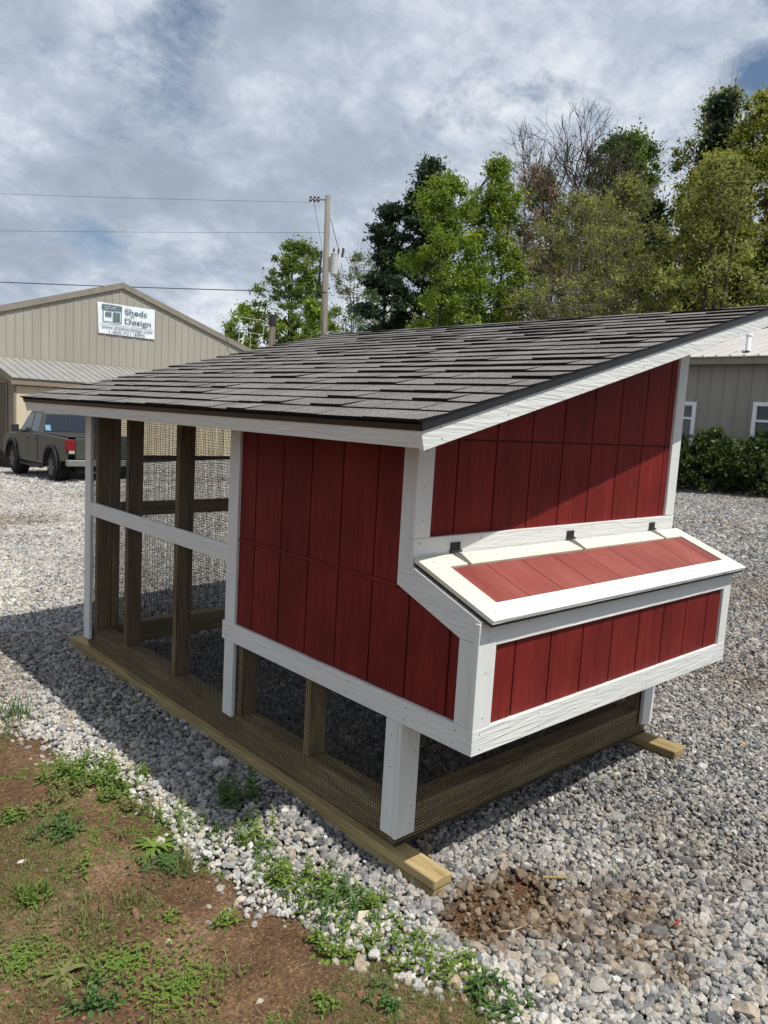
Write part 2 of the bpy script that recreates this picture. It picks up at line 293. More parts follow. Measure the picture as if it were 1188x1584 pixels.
# ------------------------------------------------------------------ loose gravel (instances)
def stone_mesh(i, rnd, flat=0.72, sub=False):
    bm = bmesh.new(); bmesh.ops.create_icosphere(bm, subdivisions=1, radius=1)
    r_ = np.random.default_rng(100 + i)
    pl = r_.normal(size=(9, 3)); pl /= np.linalg.norm(pl, axis=1)[:, None]; dcut = r_.uniform(0.62, 0.95, 9)
    if sub: bmesh.ops.subdivide_edges(bm, edges=bm.edges, cuts=1, use_grid_fill=True)
    for v in bm.verts:
        c = np.array(v.co); c /= np.linalg.norm(c)
        k = min([1.0] + [d / max(c @ p_, 1e-3) for p_, d in zip(pl, dcut) if c @ p_ > 0.2])
        c = c * k * (1 + r_.uniform(-rnd, rnd)); v.co = c * np.array([1.0, r_.uniform(.68, .95), r_.uniform(flat - .1, flat + .08)])
    me = bpy.data.meshes.new('stone'); bm.to_mesh(me); bm.free(); return me
def stone_material():
    m, t, b = newmat('crushed_stone', 0.82, 0.22); n = t.nodes; l = t.links
    oi = n.new('ShaderNodeObjectInfo'); ta = n.new('ShaderNodeAttribute'); ta.attribute_type = 'INSTANCER'; ta.attribute_name = 'tan'; tm = n.new('ShaderNodeAttribute'); tm.attribute_type = 'INSTANCER'; tm.attribute_name = 'muddy'
    g = ramp(oi.outputs['Random'], [(0.0, (0.06, 0.063, 0.07)), (0.15, (0.12, 0.123, 0.128)), (0.36, (0.185, 0.185, 0.185)), (0.56, (0.25, 0.247, 0.24)), (0.72, (0.33, 0.322, 0.31)), (0.80, (0.29, 0.25, 0.195)), (0.88, (0.42, 0.41, 0.40)), (0.94, (0.24, 0.19, 0.14)), (1.0, (0.56, 0.555, 0.54))], n.new, l)
    tn = ramp(oi.outputs['Random'], [(0.0, (0.15, 0.153, 0.155)), (0.2, (0.32, 0.318, 0.31)), (0.45, (0.47, 0.465, 0.445)), (0.62, (0.50, 0.43, 0.31)), (0.72, (0.58, 0.575, 0.555)), (0.86, (0.45, 0.445, 0.43)), (0.93, (0.38, 0.29, 0.19)), (1.0, (0.66, 0.655, 0.64))], n.new, l)
    dirty = ramp(oi.outputs['Random'], [(0.0, (0.065, 0.048, 0.034)), (0.5, (0.16, 0.115, 0.077)), (1.0, (0.25, 0.195, 0.14))], n.new, l)
    c1 = n.new('ShaderNodeMix'); c1.data_type = 'RGBA'; mr = n.new('ShaderNodeMapRange'); l.new(ta.outputs['Fac'], mr.inputs[0]); l.new(mr.outputs[0], c1.inputs[0]); l.new(g.outputs[0], c1.inputs[6]); l.new(tn.outputs[0], c1.inputs[7])
    c2 = n.new('ShaderNodeMix'); c2.data_type = 'RGBA'; mr2 = n.new('ShaderNodeMapRange'); l.new(tm.outputs['Fac'], mr2.inputs[0]); l.new(mr2.outputs[0], c2.inputs[0]); l.new(c1.outputs[2], c2.inputs[6]); l.new(dirty.outputs[0], c2.inputs[7])
    tcn = n.new('ShaderNodeTexCoord'); no = n.new('ShaderNodeTexNoise'); no.inputs['Scale'].default_value = 2.3; no.inputs['Detail'].default_value = 7; no.inputs['Roughness'].default_value = 0.75; l.new(tcn.outputs['Object'], no.inputs['Vector'])
    nr = ramp(no.outputs[0], [(0.33, (0.55, 0.55, 0.56)), (0.5, (1, 1, 1)), (0.66, (1.28, 1.26, 1.22))], n.new, l)
    mm = n.new('ShaderNodeMix'); mm.data_type = 'RGBA'; mm.blend_type = 'MULTIPLY'; mm.inputs[0].default_value = 1; l.new(c2.outputs[2], mm.inputs[6]); l.new(nr.outputs[0], mm.inputs[7])
    l.new(mm.outputs[2], b.inputs['Base Color'])
    bu = n.new('ShaderNodeBump'); bu.inputs['Strength'].default_value = 0.5; bu.inputs['Distance'].default_value = 0.004; l.new(no.outputs[0], bu.inputs['Height']); l.new(bu.outputs[0], b.inputs['Normal'])
    return m
STONE = stone_material()
LIB = bpy.data.collections.new('gravel_shapes')
def scatter(name, pos, rot, scl, idx, srcs, mat, extra, kind='stuff'):
    """instance the meshes srcs on points, one object"""
    coll = bpy.data.collections.new(name + '_shapes')
    for k, me in enumerate(srcs):
        if not me.materials: me.materials.append(mat)
        o = bpy.data.objects.new('%s_shape_%02d' % (name, k), me); coll.objects.link(o)
    me = bpy.data.meshes.new(name); nv = len(pos); me.vertices.add(nv); me.vertices.foreach_set('co', np.asarray(pos, np.float32).ravel())
    for nm, typ, data in [('rot', 'FLOAT_VECTOR', rot), ('scl', 'FLOAT_VECTOR', scl), ('idx', 'INT', idx)] + extra:
        a = me.attributes.new(nm, typ, 'POINT'); a.data.foreach_set('vector' if typ == 'FLOAT_VECTOR' else 'value', np.asarray(data, np.int32 if typ == 'INT' else np.float32).ravel())
    me.materials.append(mat)
    o = bpy.data.objects.new(name, me); COL.objects.link(o); o['kind'] = kind
    ng = bpy.data.node_groups.new(name + '_nodes', 'GeometryNodeTree')
    ng.interface.new_socket('Geometry', in_out='INPUT', socket_type='NodeSocketGeometry'); ng.interface.new_socket('Geometry', in_out='OUTPUT', socket_type='NodeSocketGeometry')
    a = ng.nodes.new('NodeGroupInput'); z = ng.nodes.new('NodeGroupOutput')
    ip = ng.nodes.new('GeometryNodeInstanceOnPoints'); ci = ng.nodes.new('GeometryNodeCollectionInfo'); ci.inputs['Collection'].default_value = coll; ci.inputs['Separate Children'].default_value = True; ci.inputs['Reset Children'].default_value = True
    def named(nm, typ):
        q = ng.nodes.new('GeometryNodeInputNamedAttribute'); q.data_type = typ; q.inputs['Name'].default_value = nm; return q.outputs['Attribute']
    e2r = ng.nodes.new('FunctionNodeEulerToRotation')
    lk = ng.links
    lk.new(a.outputs[0], ip.inputs['Points']); lk.new(ci.outputs[0], ip.inputs['Instance']); ip.inputs['Pick Instance'].default_value = True
    lk.new(named('idx', 'INT'), ip.inputs['Instance Index']); lk.new(named('rot', 'FLOAT_VECTOR'), e2r.inputs[0]); lk.new(e2r.outputs[0], ip.inputs['Rotation']); lk.new(named('scl', 'FLOAT_VECTOR'), ip.inputs['Scale'])
    lk.new(ip.outputs[0], z.inputs[0])
    md = o.modifiers.new('scatter', 'NODES'); md.node_group = ng
    return o
CX, CY = -1.8237, -1.8182
def in_view(x, y, margin=0.80, back=0.5):
    dx_, dy_ = x - CX, y - CY
    f = dx_ * 0.679 + dy_ * 0.735; s = dx_ * 0.739 - dy_ * 0.673
    return (f > back) & (np.abs(s) < f * margin + 0.9), f
def jitter_grid(cell, r0, r1):
    n = int(3.6 * r1 / cell); a = (np.arange(n) - n / 2) * cell
    gx_, gy_ = np.meshgrid(a + CX, a + CY); x = gx_.ravel(); y = gy_.ravel()
    ok, f = in_view(x, y); ok &= (f >= r0) & (f < r1); x = x[ok]; y = y[ok]
    return x + rng.uniform(-.55, .55, len(x)) * cell, y + rng.uniform(-.55, .55, len(x)) * cell
P_, R_, S_, T_, D_ = [], [], [], [], []
for cell, r0, r1, size, lay in [(0.0185, .8, 5.0, .0118, 2), (0.0195, 5.0, 9.0, .0128, 1), (0.030, 9, 17.5, .020, 1), (0.05, 17.5, 27, .034, 1)]:
    for layer in range(lay):
        x, y = jitter_grid(cell * (1.0 if layer == 0 else 1.15), r0, r1)
        d = dirt_d(x, y); a1, a2 = mud(x, y)
        keep = (d < 0) | (rng.random(len(x)) < np.exp(-np.maximum(d, 0) * 22) * 0.9 + 0.006)
        keep &= rng.random(len(x)) > a1 * 0.75
        keep &= ~((x > 16.4) | (y > 24.8))
        x, y, d, a1, a2 = x[keep], y[keep], d[keep], a1[keep], a2[keep]
        s = size * np.exp(rng.normal(0, .33, len(x))) * np.where(rng.random(len(x)) < .02, 1.6, 1) * (1 + 0.32 * np.clip(1 - np.hypot(x - .1, y + .9) / 1.1, 0, 1))
        z = G(x, y) + 0.008 * layer + rng.uniform(-.004, .006, len(x)) + 0.022 * fnoise(x, y, 4, 1) * np.exp(-((x + .3) ** 2 + (y - .4) ** 2) / 14.0) + 0.016 * fnoise(x, y, 1.6, 9)
        z = z - 0.008 * (d > 0) - 0.016 * a1 - 0.012 * a2
        z = np.where(d > 0.03, G(x, y) - 0.002 + .012 * fnoise(x, y, 13, 2) + 0.016 * fnoise(x, y, 1.6, 9) + 0.022 * fnoise(x, y, 4, 1), z)
        P_.append(np.stack([x, y, z], 1)); R_.append(np.stack([rng.uniform(-.6, .6, len(x)), rng.uniform(-.6, .6, len(x)), rng.uniform(0, 6.28, len(x))], 1))
        S_.append(np.stack([s * rng.uniform(.85, 1.35, len(x)), s, s * rng.uniform(.8, 1.2, len(x))], 1))
        tan = np.clip(1.0 - (-d) / .40, 0, 1) * .85 + .05 + 0.35 * fnoise(x, y, 1.3, 11) + np.clip(.35 - np.hypot(x - .3, y + 1.0) * .4, 0, .4)
        tan = tan + np.clip((y - x * 1.0 - 1.2) / 4.5, 0, .5)
        stain = np.clip(fnoise(x, y, .75, 15) * 2.2 - .35 + .5 * fnoise(x, y, 5, 16), 0, .75) * (rng.random(len(x)) < .8)
        near_mud = np.clip(1.5 - np.hypot((x - .17) / .21, (y + .40) / .18) + fnoise(x, y, 8, 19), 0, .9) * rng.uniform(.3, 1, len(x)) + .3 * np.clip(fnoise(x, y, 3, 23) * 2 + .25, 0, 1) * (y < -.35) * (x < 1.3)
        T_.append(np.clip(tan, 0, 1)); D_.append(np.clip(near_mud + a1 * 1.3 + a2 * 1.0 * rng.uniform(.3, 1.2, len(x)) + (d > 0.05) * .35 + stain, 0, 1))
xf_, yf_ = jitter_grid(.024, .8, 3.6); kf = (dirt_d(xf_, yf_) < .03); xf_, yf_ = xf_[kf], yf_[kf]; nf_ = len(xf_); sf = .0046 * np.exp(rng.normal(0, .35, nf_))
P_.append(np.stack([xf_, yf_, G(xf_, yf_) - .004 + .022 * fnoise(xf_, yf_, 4, 1) + .016 * fnoise(xf_, yf_, 1.6, 9) + rng.uniform(-.003, .004, nf_)], 1)); R_.append(rng.uniform(0, 6.28, (nf_, 3))); S_.append(np.stack([sf, sf, sf], 1)); T_.append(np.full(nf_, .4)); D_.append(np.clip(.25 + mud(xf_, yf_)[0] * 2, 0, 1))
P_ = np.concatenate(P_); R_ = np.concatenate(R_); S_ = np.concatenate(S_); T_ = np.concatenate(T_); D_ = np.concatenate(D_)
scatter('gravel', P_, R_, S_, rng.integers(0, 12, len(P_)), [stone_mesh(i, .07) for i in range(12)], STONE, [('tan', 'FLOAT', T_), ('muddy', 'FLOAT', D_)])

# ------------------------------------------------------------------ chicken coop
WX, LY = 1.83, 2.90
ZB, ZT = 0.4785, 0.5645          # lower trim of the coop body
coop = empty('chicken_coop', (0.9, 1.45, -0.075), 'red and white chicken coop with a shingled slanting roof, mesh run and nesting box', 'chicken coop')
def cbox(name, mat, *b, bevel=0.0015): return MB().box(*b).build(name, mat, coop, bevel=bevel)
SLP = 0.2723
def zr(x): return 1.53 + SLP * (x + 0.28)     # top edge of fascia / deck
th = math.atan(SLP); ct, st = math.cos(th), math.sin(th)
# skids: two stacked boards each
def skid(x0, x1, y0, y1):
    for k, (za, zb_) in enumerate([(-0.0385, -0.0015), (-0.080, -0.0425)]):
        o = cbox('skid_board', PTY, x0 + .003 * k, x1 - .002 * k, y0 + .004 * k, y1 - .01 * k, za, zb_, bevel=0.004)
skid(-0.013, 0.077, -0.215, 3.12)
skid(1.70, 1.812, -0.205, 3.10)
# base beams
cbox('base_beam', PT['y'], 0.027, 0.115, 0.117, LY - .117, 0.001, 0.132)
cbox('base_beam', PT['y'], WX - .115, WX - .027, 0.117, LY - .117, 0.001, 0.132)
cbox('base_beam', PT['x'], 0.027, WX - .027, 0.027, 0.115, 0.001, 0.132)
cbox('base_beam', PT['x'], 0.027, WX - .027, LY - .115, LY - .027, 0.001, 0.132)
# studs, narrow edge outwards
def stud(y, z1=1.47, x0=0.027): return cbox('stud', PT['z'], x0, x0 + .089, y, y + .038, 0.134, z1)
stud(2.765, 1.47); cbox('stud', PT['z'], 0.119, 0.157, 2.745, 2.834, 0.134, 1.50)
stud(2.335); stud(1.735); stud(1.085); stud(0.565, ZB + .05)
for y in (2.765, 2.3, 1.75, 1.085, .565): stud(y, 1.94 if y > .6 else ZB + .05, WX - .118)
for x in (1.2,): cbox('stud', PT['z'], x, x + .038, LY - .116, LY - .028, 0.134, zr(x) - .09)
cbox('rear_rail', PT['x'], 0.21, WX - .12, LY - .068, LY - .03, 0.825, 0.914)
for y in (1.125,): pass
cbox('top_plate', PT['y'], 0.027, .115, 1.1, LY - .03, 1.475, 1.51)
cbox('top_plate', PT['x'], 0.027, WX - .03, LY - .116, LY - .03, 1.60, 1.62)
# white trim on the left side (outer face at x = 0)
cbox('trim_board', WH['z'], 0.0, 0.019, 2.818, 2.905, 0.054, 1.47)
cbox('trim_board', WH['z'], 0.0, 0.019, 1.124, 1.208, ZT, 1.47)
cbox('trim_board', WH['z'], 0.001, 0.020, 1.126, 1.206, 0.118, ZB)
cbox('trim_board', WH['y'], 0.002, 0.019, 1.209, 2.817, 0.842, 0.925)
cbox('trim_board', WH['y'], -0.004, 0.019, -0.3215, 1.222, ZB, ZT)
cbox('trim_board', WH['z'], 0.0, 0.0205, 0.020, 0.070, 1.045, 1.50)
# side trim that follows the nest box lid, then its corner
MB().prism([(0.070, 1.060), (0.070, 0.967), (-0.236, 0.850), (-0.3215, 0.850), (-0.3215, 0.922), (0.0, 1.043), (0.020, 1.045), (0.02, 1.06)], 'x', 0.0005, 0.0195).build('trim_board', WH['y'], coop, bevel=0.0015)
cbox('trim_board', WH['z'], 0.0005, 0.0195, -0.3215, -0.236, ZT, 0.849)
# right side of the building: plain red wall and trims (seen edge on)
cbox('side_panel', RED['z'], WX - .024, WX - .006, -0.29, 1.2, ZB + .001, 0.859)
MB().prism([(0.028, .86), (1.2, .86), (1.2, zr(WX) - .02), (0.028, zr(WX) - .02)], 'x', WX - .024, WX - .006).build('side_panel', RED['z'], coop)
cbox('trim_board', WH['z'], WX - .006, WX + .008, 0.02, 0.09, 1.06, zr(WX) - .03)
cbox('trim_board', WH['y'], WX - .006, WX + .006, -0.32, 1.22, ZB, ZT)
cbox('trim_board', WH['z'], WX - .006, WX + .006, -0.32, -.24, ZT + .001, 0.92)
cbox('trim_board', WH['z'], WX - .006, WX + .006, 2.82, 2.90, .05, zr(WX) - .03)
# dark backing panels with the grooves, and siding boards in front
cbox('siding_backing', REDG, 0.020, 0.0235, -0.30, 1.13, ZB + .01, 0.86)
MB().prism([(0.02, .86), (1.13, .86), (1.13, 1.50), (0.02, 1.50)], 'x', 0.020, 0.0235).build('siding_backing', REDG, coop)
MB().prism([(-0.30, .86), (0.02, .86), (0.02, 1.02), (-0.30, .90)], 'x', 0.020, 0.0235).build('siding_backing', REDG, coop)
g = 0.0035
def lidz(y): return 1.020 + 0.378 * min(y, 0.05)
edges = [1.126, 1.0, 0.80, 0.605, 0.41, 0.212, 0.015, -0.185, -0.24]
for a, b in zip(edges[:-1], edges[1:]):
    lo_y, hi_y = b + g, a - g
    # lower row
    top = [0.953, 0.953] if lo_y > 0.05 else [min(.953, lidz(lo_y) - .02), min(.953, lidz(hi_y) - .02)]
    MB().prism([(lo_y, ZT - .01), (hi_y, ZT - .01), (hi_y, top[1]), (lo_y, top[0])], 'x', 0.0125, 0.0197).build('siding_board', RED['z'], coop, bevel=0.001)
    if hi_y > 0.03: MB().prism([(max(lo_y, .03), .967), (hi_y, .967), (hi_y, 1.49), (max(lo_y, .03), 1.49)], 'x', 0.0125, 0.0197).build('siding_board', RED['z'], coop, bevel=0.001)
cbox('joint_strip', RED['y'], 0.0075, 0.0195, 0.072, 1.122, 0.9535, 0.9665)
# front wall (outer face of trim at y = 0)
MB().prism([(0.02, 1.0), (WX - .02, 1.0), (WX - .02, zr(WX) - .03), (0.02, zr(0.02) - .03)], 'y', 0.0205, 0.026).build('siding_backing', REDG, coop)
fe = [0.078] + [0.212 + 0.2125 * k for k in range(8)] + [1.757]
for a, b in zip(fe[:-1], fe[1:]):
    MB().prism([(a + g, 1.12), (b - g, 1.12), (b - g, 1.478), (a + g, 1.478)], 'y', 0.0125, 0.0202).build('siding_board', RED['z'], coop, bevel=0.001)
    if zr(b) - .04 > 1.50:
        MB().prism([(a + g, 1.484), (b - g, 1.484), (b - g, zr(b) - .02), (a + g, zr(a) - .02)], 'y', 0.0125, 0.0202).build('siding_board', RED['z'], coop, bevel=0.001)
MB().prism([(-0.0005, 1.139), (0.0805, 1.139), (0.0805, zr(.08) - .05), (-0.0005, zr(0) - .05)], 'y', 0.0, 0.0195).build('trim_board', WH['z'], coop, bevel=0.0015)
MB().prism([(1.754, 1.141), (WX + .008, 1.141), (WX + .008, zr(WX) - .05), (1.754, zr(1.754) - .05)], 'y', 0.0, 0.0195).build('trim_board', WH['z'], coop, bevel=0.0015)
cbox('trim_board', WH['x'], -0.0005, WX + .008, -0.001, 0.0195, 1.035, 1.138)
# nesting box front
YF = -0.3225
cbox('siding_backing', REDG, 0.022, WX - .008, YF + .021, YF + .026, ZB + .01, 0.90)
ne = [0.080, 0.203] + [0.203 + 0.2035 * k for k in range(1, 8)] + [1.764]
for a, b in zip(ne[:-1], ne[1:]):
    cbox('siding_board', RED['z'], a + g, b - g, YF + .0125, YF + .0203, ZT - .012, 0.845, bevel=0.001)
cbox('trim_board', WH['z'], -0.004, 0.085, YF - .0005, YF + .019, ZT + .0005, 0.915)
cbox('trim_board', WH['z'], 1.762, WX + .006, YF - .0005, YF + .019, ZT + .0005, 0.912)
cbox('trim_board', WH['x'], -0.0042, WX + .0062, YF - .002, YF + .019, ZB, ZT)
cbox('trim_board', WH['x'], 0.0855, 1.7615, YF - .0003, YF + .019, 0.836, 0.912)
cbox('nest_floor', PT['x'], 0.02, WX - .03, YF + .03, 1.1, ZB + .012, ZB + .03)
# lid: local frame sloping down towards the front
LS = 0.375; la = math.atan(LS); lc, ls_ = math.cos(la), math.sin(la)
Y0L, Z0L, LEN = -0.004, 1.060, 0.385
def lid_pt(x, d, h): return (x, Y0L - d * lc - h * ls_, Z0L - d * ls_ + h * lc)
def lid_slab(name, mat, x0, x1, d0, d1, h0, h1, parent=None, bevel=0.0015):
    vs = [lid_pt(x0, d0, h0), lid_pt(x1, d0, h0), lid_pt(x1, d1, h0), lid_pt(x0, d1, h0), lid_pt(x0, d0, h1), lid_pt(x1, d0, h1), lid_pt(x1, d1, h1), lid_pt(x0, d1, h1)]
    o = MB().hexa(vs).build(name, mat, coop, bevel=bevel)
    if parent: o.parent = parent; o.location = (0, 0, 0)
    return o
LX0, LX1 = 0.004, WX + .042
lid = lid_slab('nest_box_lid', GAP, LX0 + .006, LX1 - .006, 0, LEN - .004, -0.016, -0.003)
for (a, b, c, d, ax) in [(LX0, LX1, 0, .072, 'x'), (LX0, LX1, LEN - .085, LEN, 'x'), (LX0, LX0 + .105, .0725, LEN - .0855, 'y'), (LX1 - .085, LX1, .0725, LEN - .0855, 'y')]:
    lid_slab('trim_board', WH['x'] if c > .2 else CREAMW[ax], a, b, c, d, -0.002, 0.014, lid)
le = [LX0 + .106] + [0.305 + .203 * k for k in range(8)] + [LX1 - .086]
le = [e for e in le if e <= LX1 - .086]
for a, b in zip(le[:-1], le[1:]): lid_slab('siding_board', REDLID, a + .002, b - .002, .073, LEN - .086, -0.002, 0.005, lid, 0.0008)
for hx in (0.212, 0.935, 1.625):
    h = cbox('hinge', HINGE, hx - .026, hx + .026, -0.0045, -0.0012, 1.083, 1.113, bevel=0)
    k = MB().tube([(hx - .03, -.0075, 1.081), (hx + .03, -.0075, 1.081)], .0048, 8).build('hinge_pin', HINGE, coop); k.parent = h; k.location = (0, 0, 0)
    v = [lid_pt(hx - .022, .004, .0142), lid_pt(hx + .022, .004, .0142), lid_pt(hx + .006, .075, .0142), lid_pt(hx - .006, .075, .0142),
         lid_pt(hx - .022, .004, .017), lid_pt(hx + .022, .004, .017), lid_pt(hx + .006, .075, .017), lid_pt(hx - .006, .075, .017)]
    k = MB().hexa(v).build('hinge_strap', STRAP, coop); k.parent = h; k.location = (0, 0, 0)
# white legs
cbox('leg_trim', WH['z'], 0.0, 0.019, 0.0195, 0.082, 0.044, ZB - .001); cbox('leg_trim', WH['z'], 0.0, 0.098, 0.0, 0.019, 0.040, ZB - .001)
cbox('leg_post', PT['z'], 0.027, 0.09, 0.027, 0.09, 0.134, ZB)
cbox('leg_trim', WH['z'], 1.735, WX + .004, 0.0, 0.019, 0.056, ZB - .001); cbox('leg_trim', WH['z'], WX - .015, WX + .004, 0.0195, 0.09, 0.056, ZB - .001)
cbox('leg_post', PT['z'], WX - .11, WX - .03, 0.03, 0.10, 0.134, ZB)
cbox('corner_post', PT['z'], 0.03, 0.10, 0.03, 0.10, ZB + .03, zr(0.03) - .05)
NAIL = mat_noise('nail_head_steel', (0.16, 0.15, 0.14), (0.24, 0.23, 0.21), nscale=40, rough=.5)
def nail(p, n):
    p = Vector(p); n = Vector(n).normalized(); MB().tube([p - n * .001, p + n * .0006], .0028, 7).build('nail_head', NAIL, coop)
for z in (.08, .15, .25, .36, .44): nail((.072, -.0002, z), (0, -1, 0))
for z in (.12, .3, .42): nail((-.0002, .05, z), (-1, 0, 0))
for y in (-.25, -.02, .3, .62, .95, 1.18): nail((-.0042, y, ZB + .066), (-1, 0, 0)); nail((-.0042, y + .01, ZB + .02), (-1, 0, 0))
for x in (.03, .35, .72, 1.1, 1.45, 1.8): nail((x, YF - .0022, ZB + .068), (0, -1, 0)); nail((x + .004, YF - .0022, ZB + .018), (0, -1, 0)); nail((x, -.0012, 1.12), (0, -1, 0))
for x in (.25, .6, .95, 1.3, 1.6): nail((x, YF - .0006, .893), (0, -1, 0))
for z in (.6, .75, .86): nail((.04, YF - .0007, z), (0, -1, 0)); nail((1.80, YF - .0007, z), (0, -1, 0))
for z in (1.2, 1.32, 1.44): nail((.04, -.0002, z), (0, -1, 0)); nail((1.8, -.0002, z + .1), (0, -1, 0))
for x in (-.2, .1, .5, .9, 1.3, 1.7, 2.0):
    nail((x, -.2803, zr(x) - .025), (0, -1, 0)); nail((x + .01, -.2803, zr(x) - .06), (0, -1, 0))
for x in (.06, .4, .8, 1.2, 1.6, 1.82): nail(lid_pt(x, LEN - .045, .0142), (0, -ls_, lc)); nail(lid_pt(x, .035, .0142), (0, -ls_, lc))
for d in (.14, .22): nail(lid_pt(.055, d, .0142), (0, -ls_, lc)); nail(lid_pt(LX1 - .04, d, .0142), (0, -ls_, lc))
# hardware cloth
def cloth(axis, c, a0, a1, z0, z1, pitch=0.0127, w=0.00075, skip=None):
    mb_v = []; fs = []
    def bar(p, q):
        b = len(mb_v); 
        mb_v.extend([(p[0], p[1]), (q[0], q[1])])
    V = []; F = []
    def addbox(lo, hi):
        b = len(V)
        for zc in (lo[2], hi[2]):
            V.extend([(lo[0], lo[1], zc), (hi[0], lo[1], zc), (hi[0], hi[1], zc), (lo[0], hi[1], zc)])
        F.extend([(b, b + 3, b + 2, b + 1), (b + 4, b + 5, b + 6, b + 7), (b, b + 1, b + 5, b + 4), (b + 1, b + 2, b + 6, b + 5), (b + 2, b + 3, b + 7, b + 6), (b + 3, b, b + 4, b + 7)])
    a = a0
    while a <= a1:
        wob = random.uniform(-.0008, .0008)
        if axis == 'x': addbox((c - w, a - w + wob, z0), (c + w, a + w + wob, z1(a) if callable(z1) else z1))
        else: addbox((a - w + wob, c - w, z0), (a + w + wob, c + w, z1(a) if callable(z1) else z1))
        a += pitch
    z = z0; zmax = max(z1(a0), z1(a1)) if callable(z1) else z1
    while z <= zmax:
        wob = random.uniform(-.0008, .0008); s0 = a0
        if callable(z1) and z > z1(a0): s0 = a0 + (z - z1(a0)) / (z1(a1) - z1(a0)) * (a1 - a0)
        if axis == 'x': addbox((c + w, s0, z - w + wob), (c + 2.6 * w, a1, z + w + wob))
        else: addbox((s0, c + w, z - w + wob), (a1, c + 2.6 * w, z + w + wob))
        z += pitch
    me = mesh_np('wire_mesh', np.array(V), np.array(F)); o = link('wire_mesh', me, WIRE, coop); o['kind'] = 'stuff'; return o
cloth('x', 0.0225, 1.10, 2.89, 0.003, 1.46)
cloth('x', 0.0225, 0.022, 1.10, 0.003, ZB + .02)
cloth('y', 0.0225, 0.024, WX - .024, 0.003, ZB + .02)
cloth('y', LY - .022, 0.024, WX - .024, 0.003, lambda x: zr(x) - .1)
cloth('x', WX - .0245, 0.024, LY - .02, 0.003, ZB + .02)
cloth('x', WX - .0245, 1.21, LY - .02, ZB + .02, 1.96)
cbox('bottom_strip', GAP, 0.016, WX - .016, 0.016, 0.0205, -0.0008, 0.008, bevel=0)
# roof
RX0, RX1, RY0, RY1 = -0.28, 2.13, -0.28, 3.16
def rp(x, y, h): return (x - h * st, y, zr(x) + h * ct)
def rslab(name, mat, x0, x1, y0, y1, h0, h1, h0b=None, h1b=None, bevel=0, parent=None):
    """slab on the slope; h0b,h1b = heights at the upslope end"""
    h0b = h0 if h0b is None else h0b; h1b = h1 if h1b is None else h1b
    vs = [rp(x0, y0, h0), rp(x1, y0, h0b), rp(x1, y1, h0b), rp(x0, y1, h0), rp(x0, y0, h1), rp(x1, y0, h1b), rp(x1, y1, h1b), rp(x0, y1, h1)]
    o = MB().hexa(vs).build(name, mat, coop, bevel=bevel)
    if parent: o.parent = parent; o.location = (0, 0, 0)
    return o
FH = 0.0735
rslab('fascia_board', WH['y'], RX0, RX0 + .019, RY0 + .0195, RY1 - .0195, -FH + .002, 0, bevel=.001)
rslab('fascia_board', WH['x'], RX0 - .002, RX1, RY0, RY0 + .019, -FH - .003, 0, bevel=.001)
rslab('fascia_board', WH['x'], RX0 - .001, RX1, RY1 - .019, RY1, -FH, 0, bevel=.001)
rslab('fascia_board', WH['y'], RX1 - .019, RX1, RY0 + .0195, RY1 - .0195, -FH + .001, -.001, bevel=.001)
deck = rslab('roof_deck', DARKI, RX0 + .0195, RX1 - .0195, RY0 + .0195, RY1 - .0195, -.013, -.001)
for k in range(6):
    y = -0.2 + k * .63
    rslab('rafter', PT['x'], RX0 + .02, RX1 - .02, y, y + .038, -.055, -.0135)
rslab('drip_edge', DRIP, RX0 - .004, RX0 - .0022, RY0 - .006, RY1 + .005, -.018, .007)
rslab('drip_edge', DRIP, RX0 - .004, RX1 + .004, RY0 - .006, RY0 - .0022, -.018, .0072)
rslab('drip_edge', DRIP, RX0 - .004, RX1 + .004, RY1 + .0022, RY1 + .005, -.018, .0072)
rslab('roof_felt', SHIND, RX0 - .004, RX1 + .004, RY0 - .005, RY1 + .005, .0005, .0068)
expo = 0.1225; ncs = 20; span = (RX1 + .006 - (RX0 - .012)); ex = span / ncs
cnt = 0; rest = MB()
for c in range(ncs):
    x0 = RX0 - .012 + c * ex; x1 = x0 + ex * 1.12 if c < ncs - 1 else RX1 + .006
    y = RY0 - .012; seq = 0
    rslab('shingle_course', SHIND, x0 + .006, min(x0 + ex * 1.15, RX1 + .006), RY0 - .010, RY1 + .010, .0070, .0100, .007, .0072)
    off = random.uniform(.04, .26); first = True
    while y < RY1 + .012:
        w = off if first else random.choice([.13, .16, .18, .205, .235]); first = False
        y1 = min(y + w, RY1 + .012)
        if RY1 + .012 - y1 < .06: y1 = RY1 + .012
        thick = random.choice([.0045, .006, .008, .0105])
        lo = random.uniform(-.003, .004); lift = random.uniform(0, .0022)
        vs = [rp(x0 + lo, y + .0017, .0102 + lift), rp(x1, y + .0017, .0078), rp(x1, y1 - .0017, .0078), rp(x0 + lo + random.uniform(-.003, .003), y1 - .0017, .0102 + lift),
              rp(x0 + lo, y + .0017, .0102 + thick + lift), rp(x1, y + .0017, .0096), rp(x1, y1 - .0017, .0096), rp(x0 + lo, y1 - .0017, .0102 + thick + random.uniform(0, .002))]
        if cnt < 296:
            m_ = MB(); m_.hexa(vs); m_.mi = [1, 0, 1, 1, 1, 1]; m_.build('shingle', [SHIN, SHIND], coop)  # side faces near-black, with the shade of the butts in their colour
        else:
            rest.hexa(vs); rest.mi[-6:] = [1, 0, 1, 1, 1, 1]
        cnt += 1
        y = y1
if rest.v: o = rest.build('upper_shingles', [SHIN, SHIND], coop); o['kind'] = 'stuff'

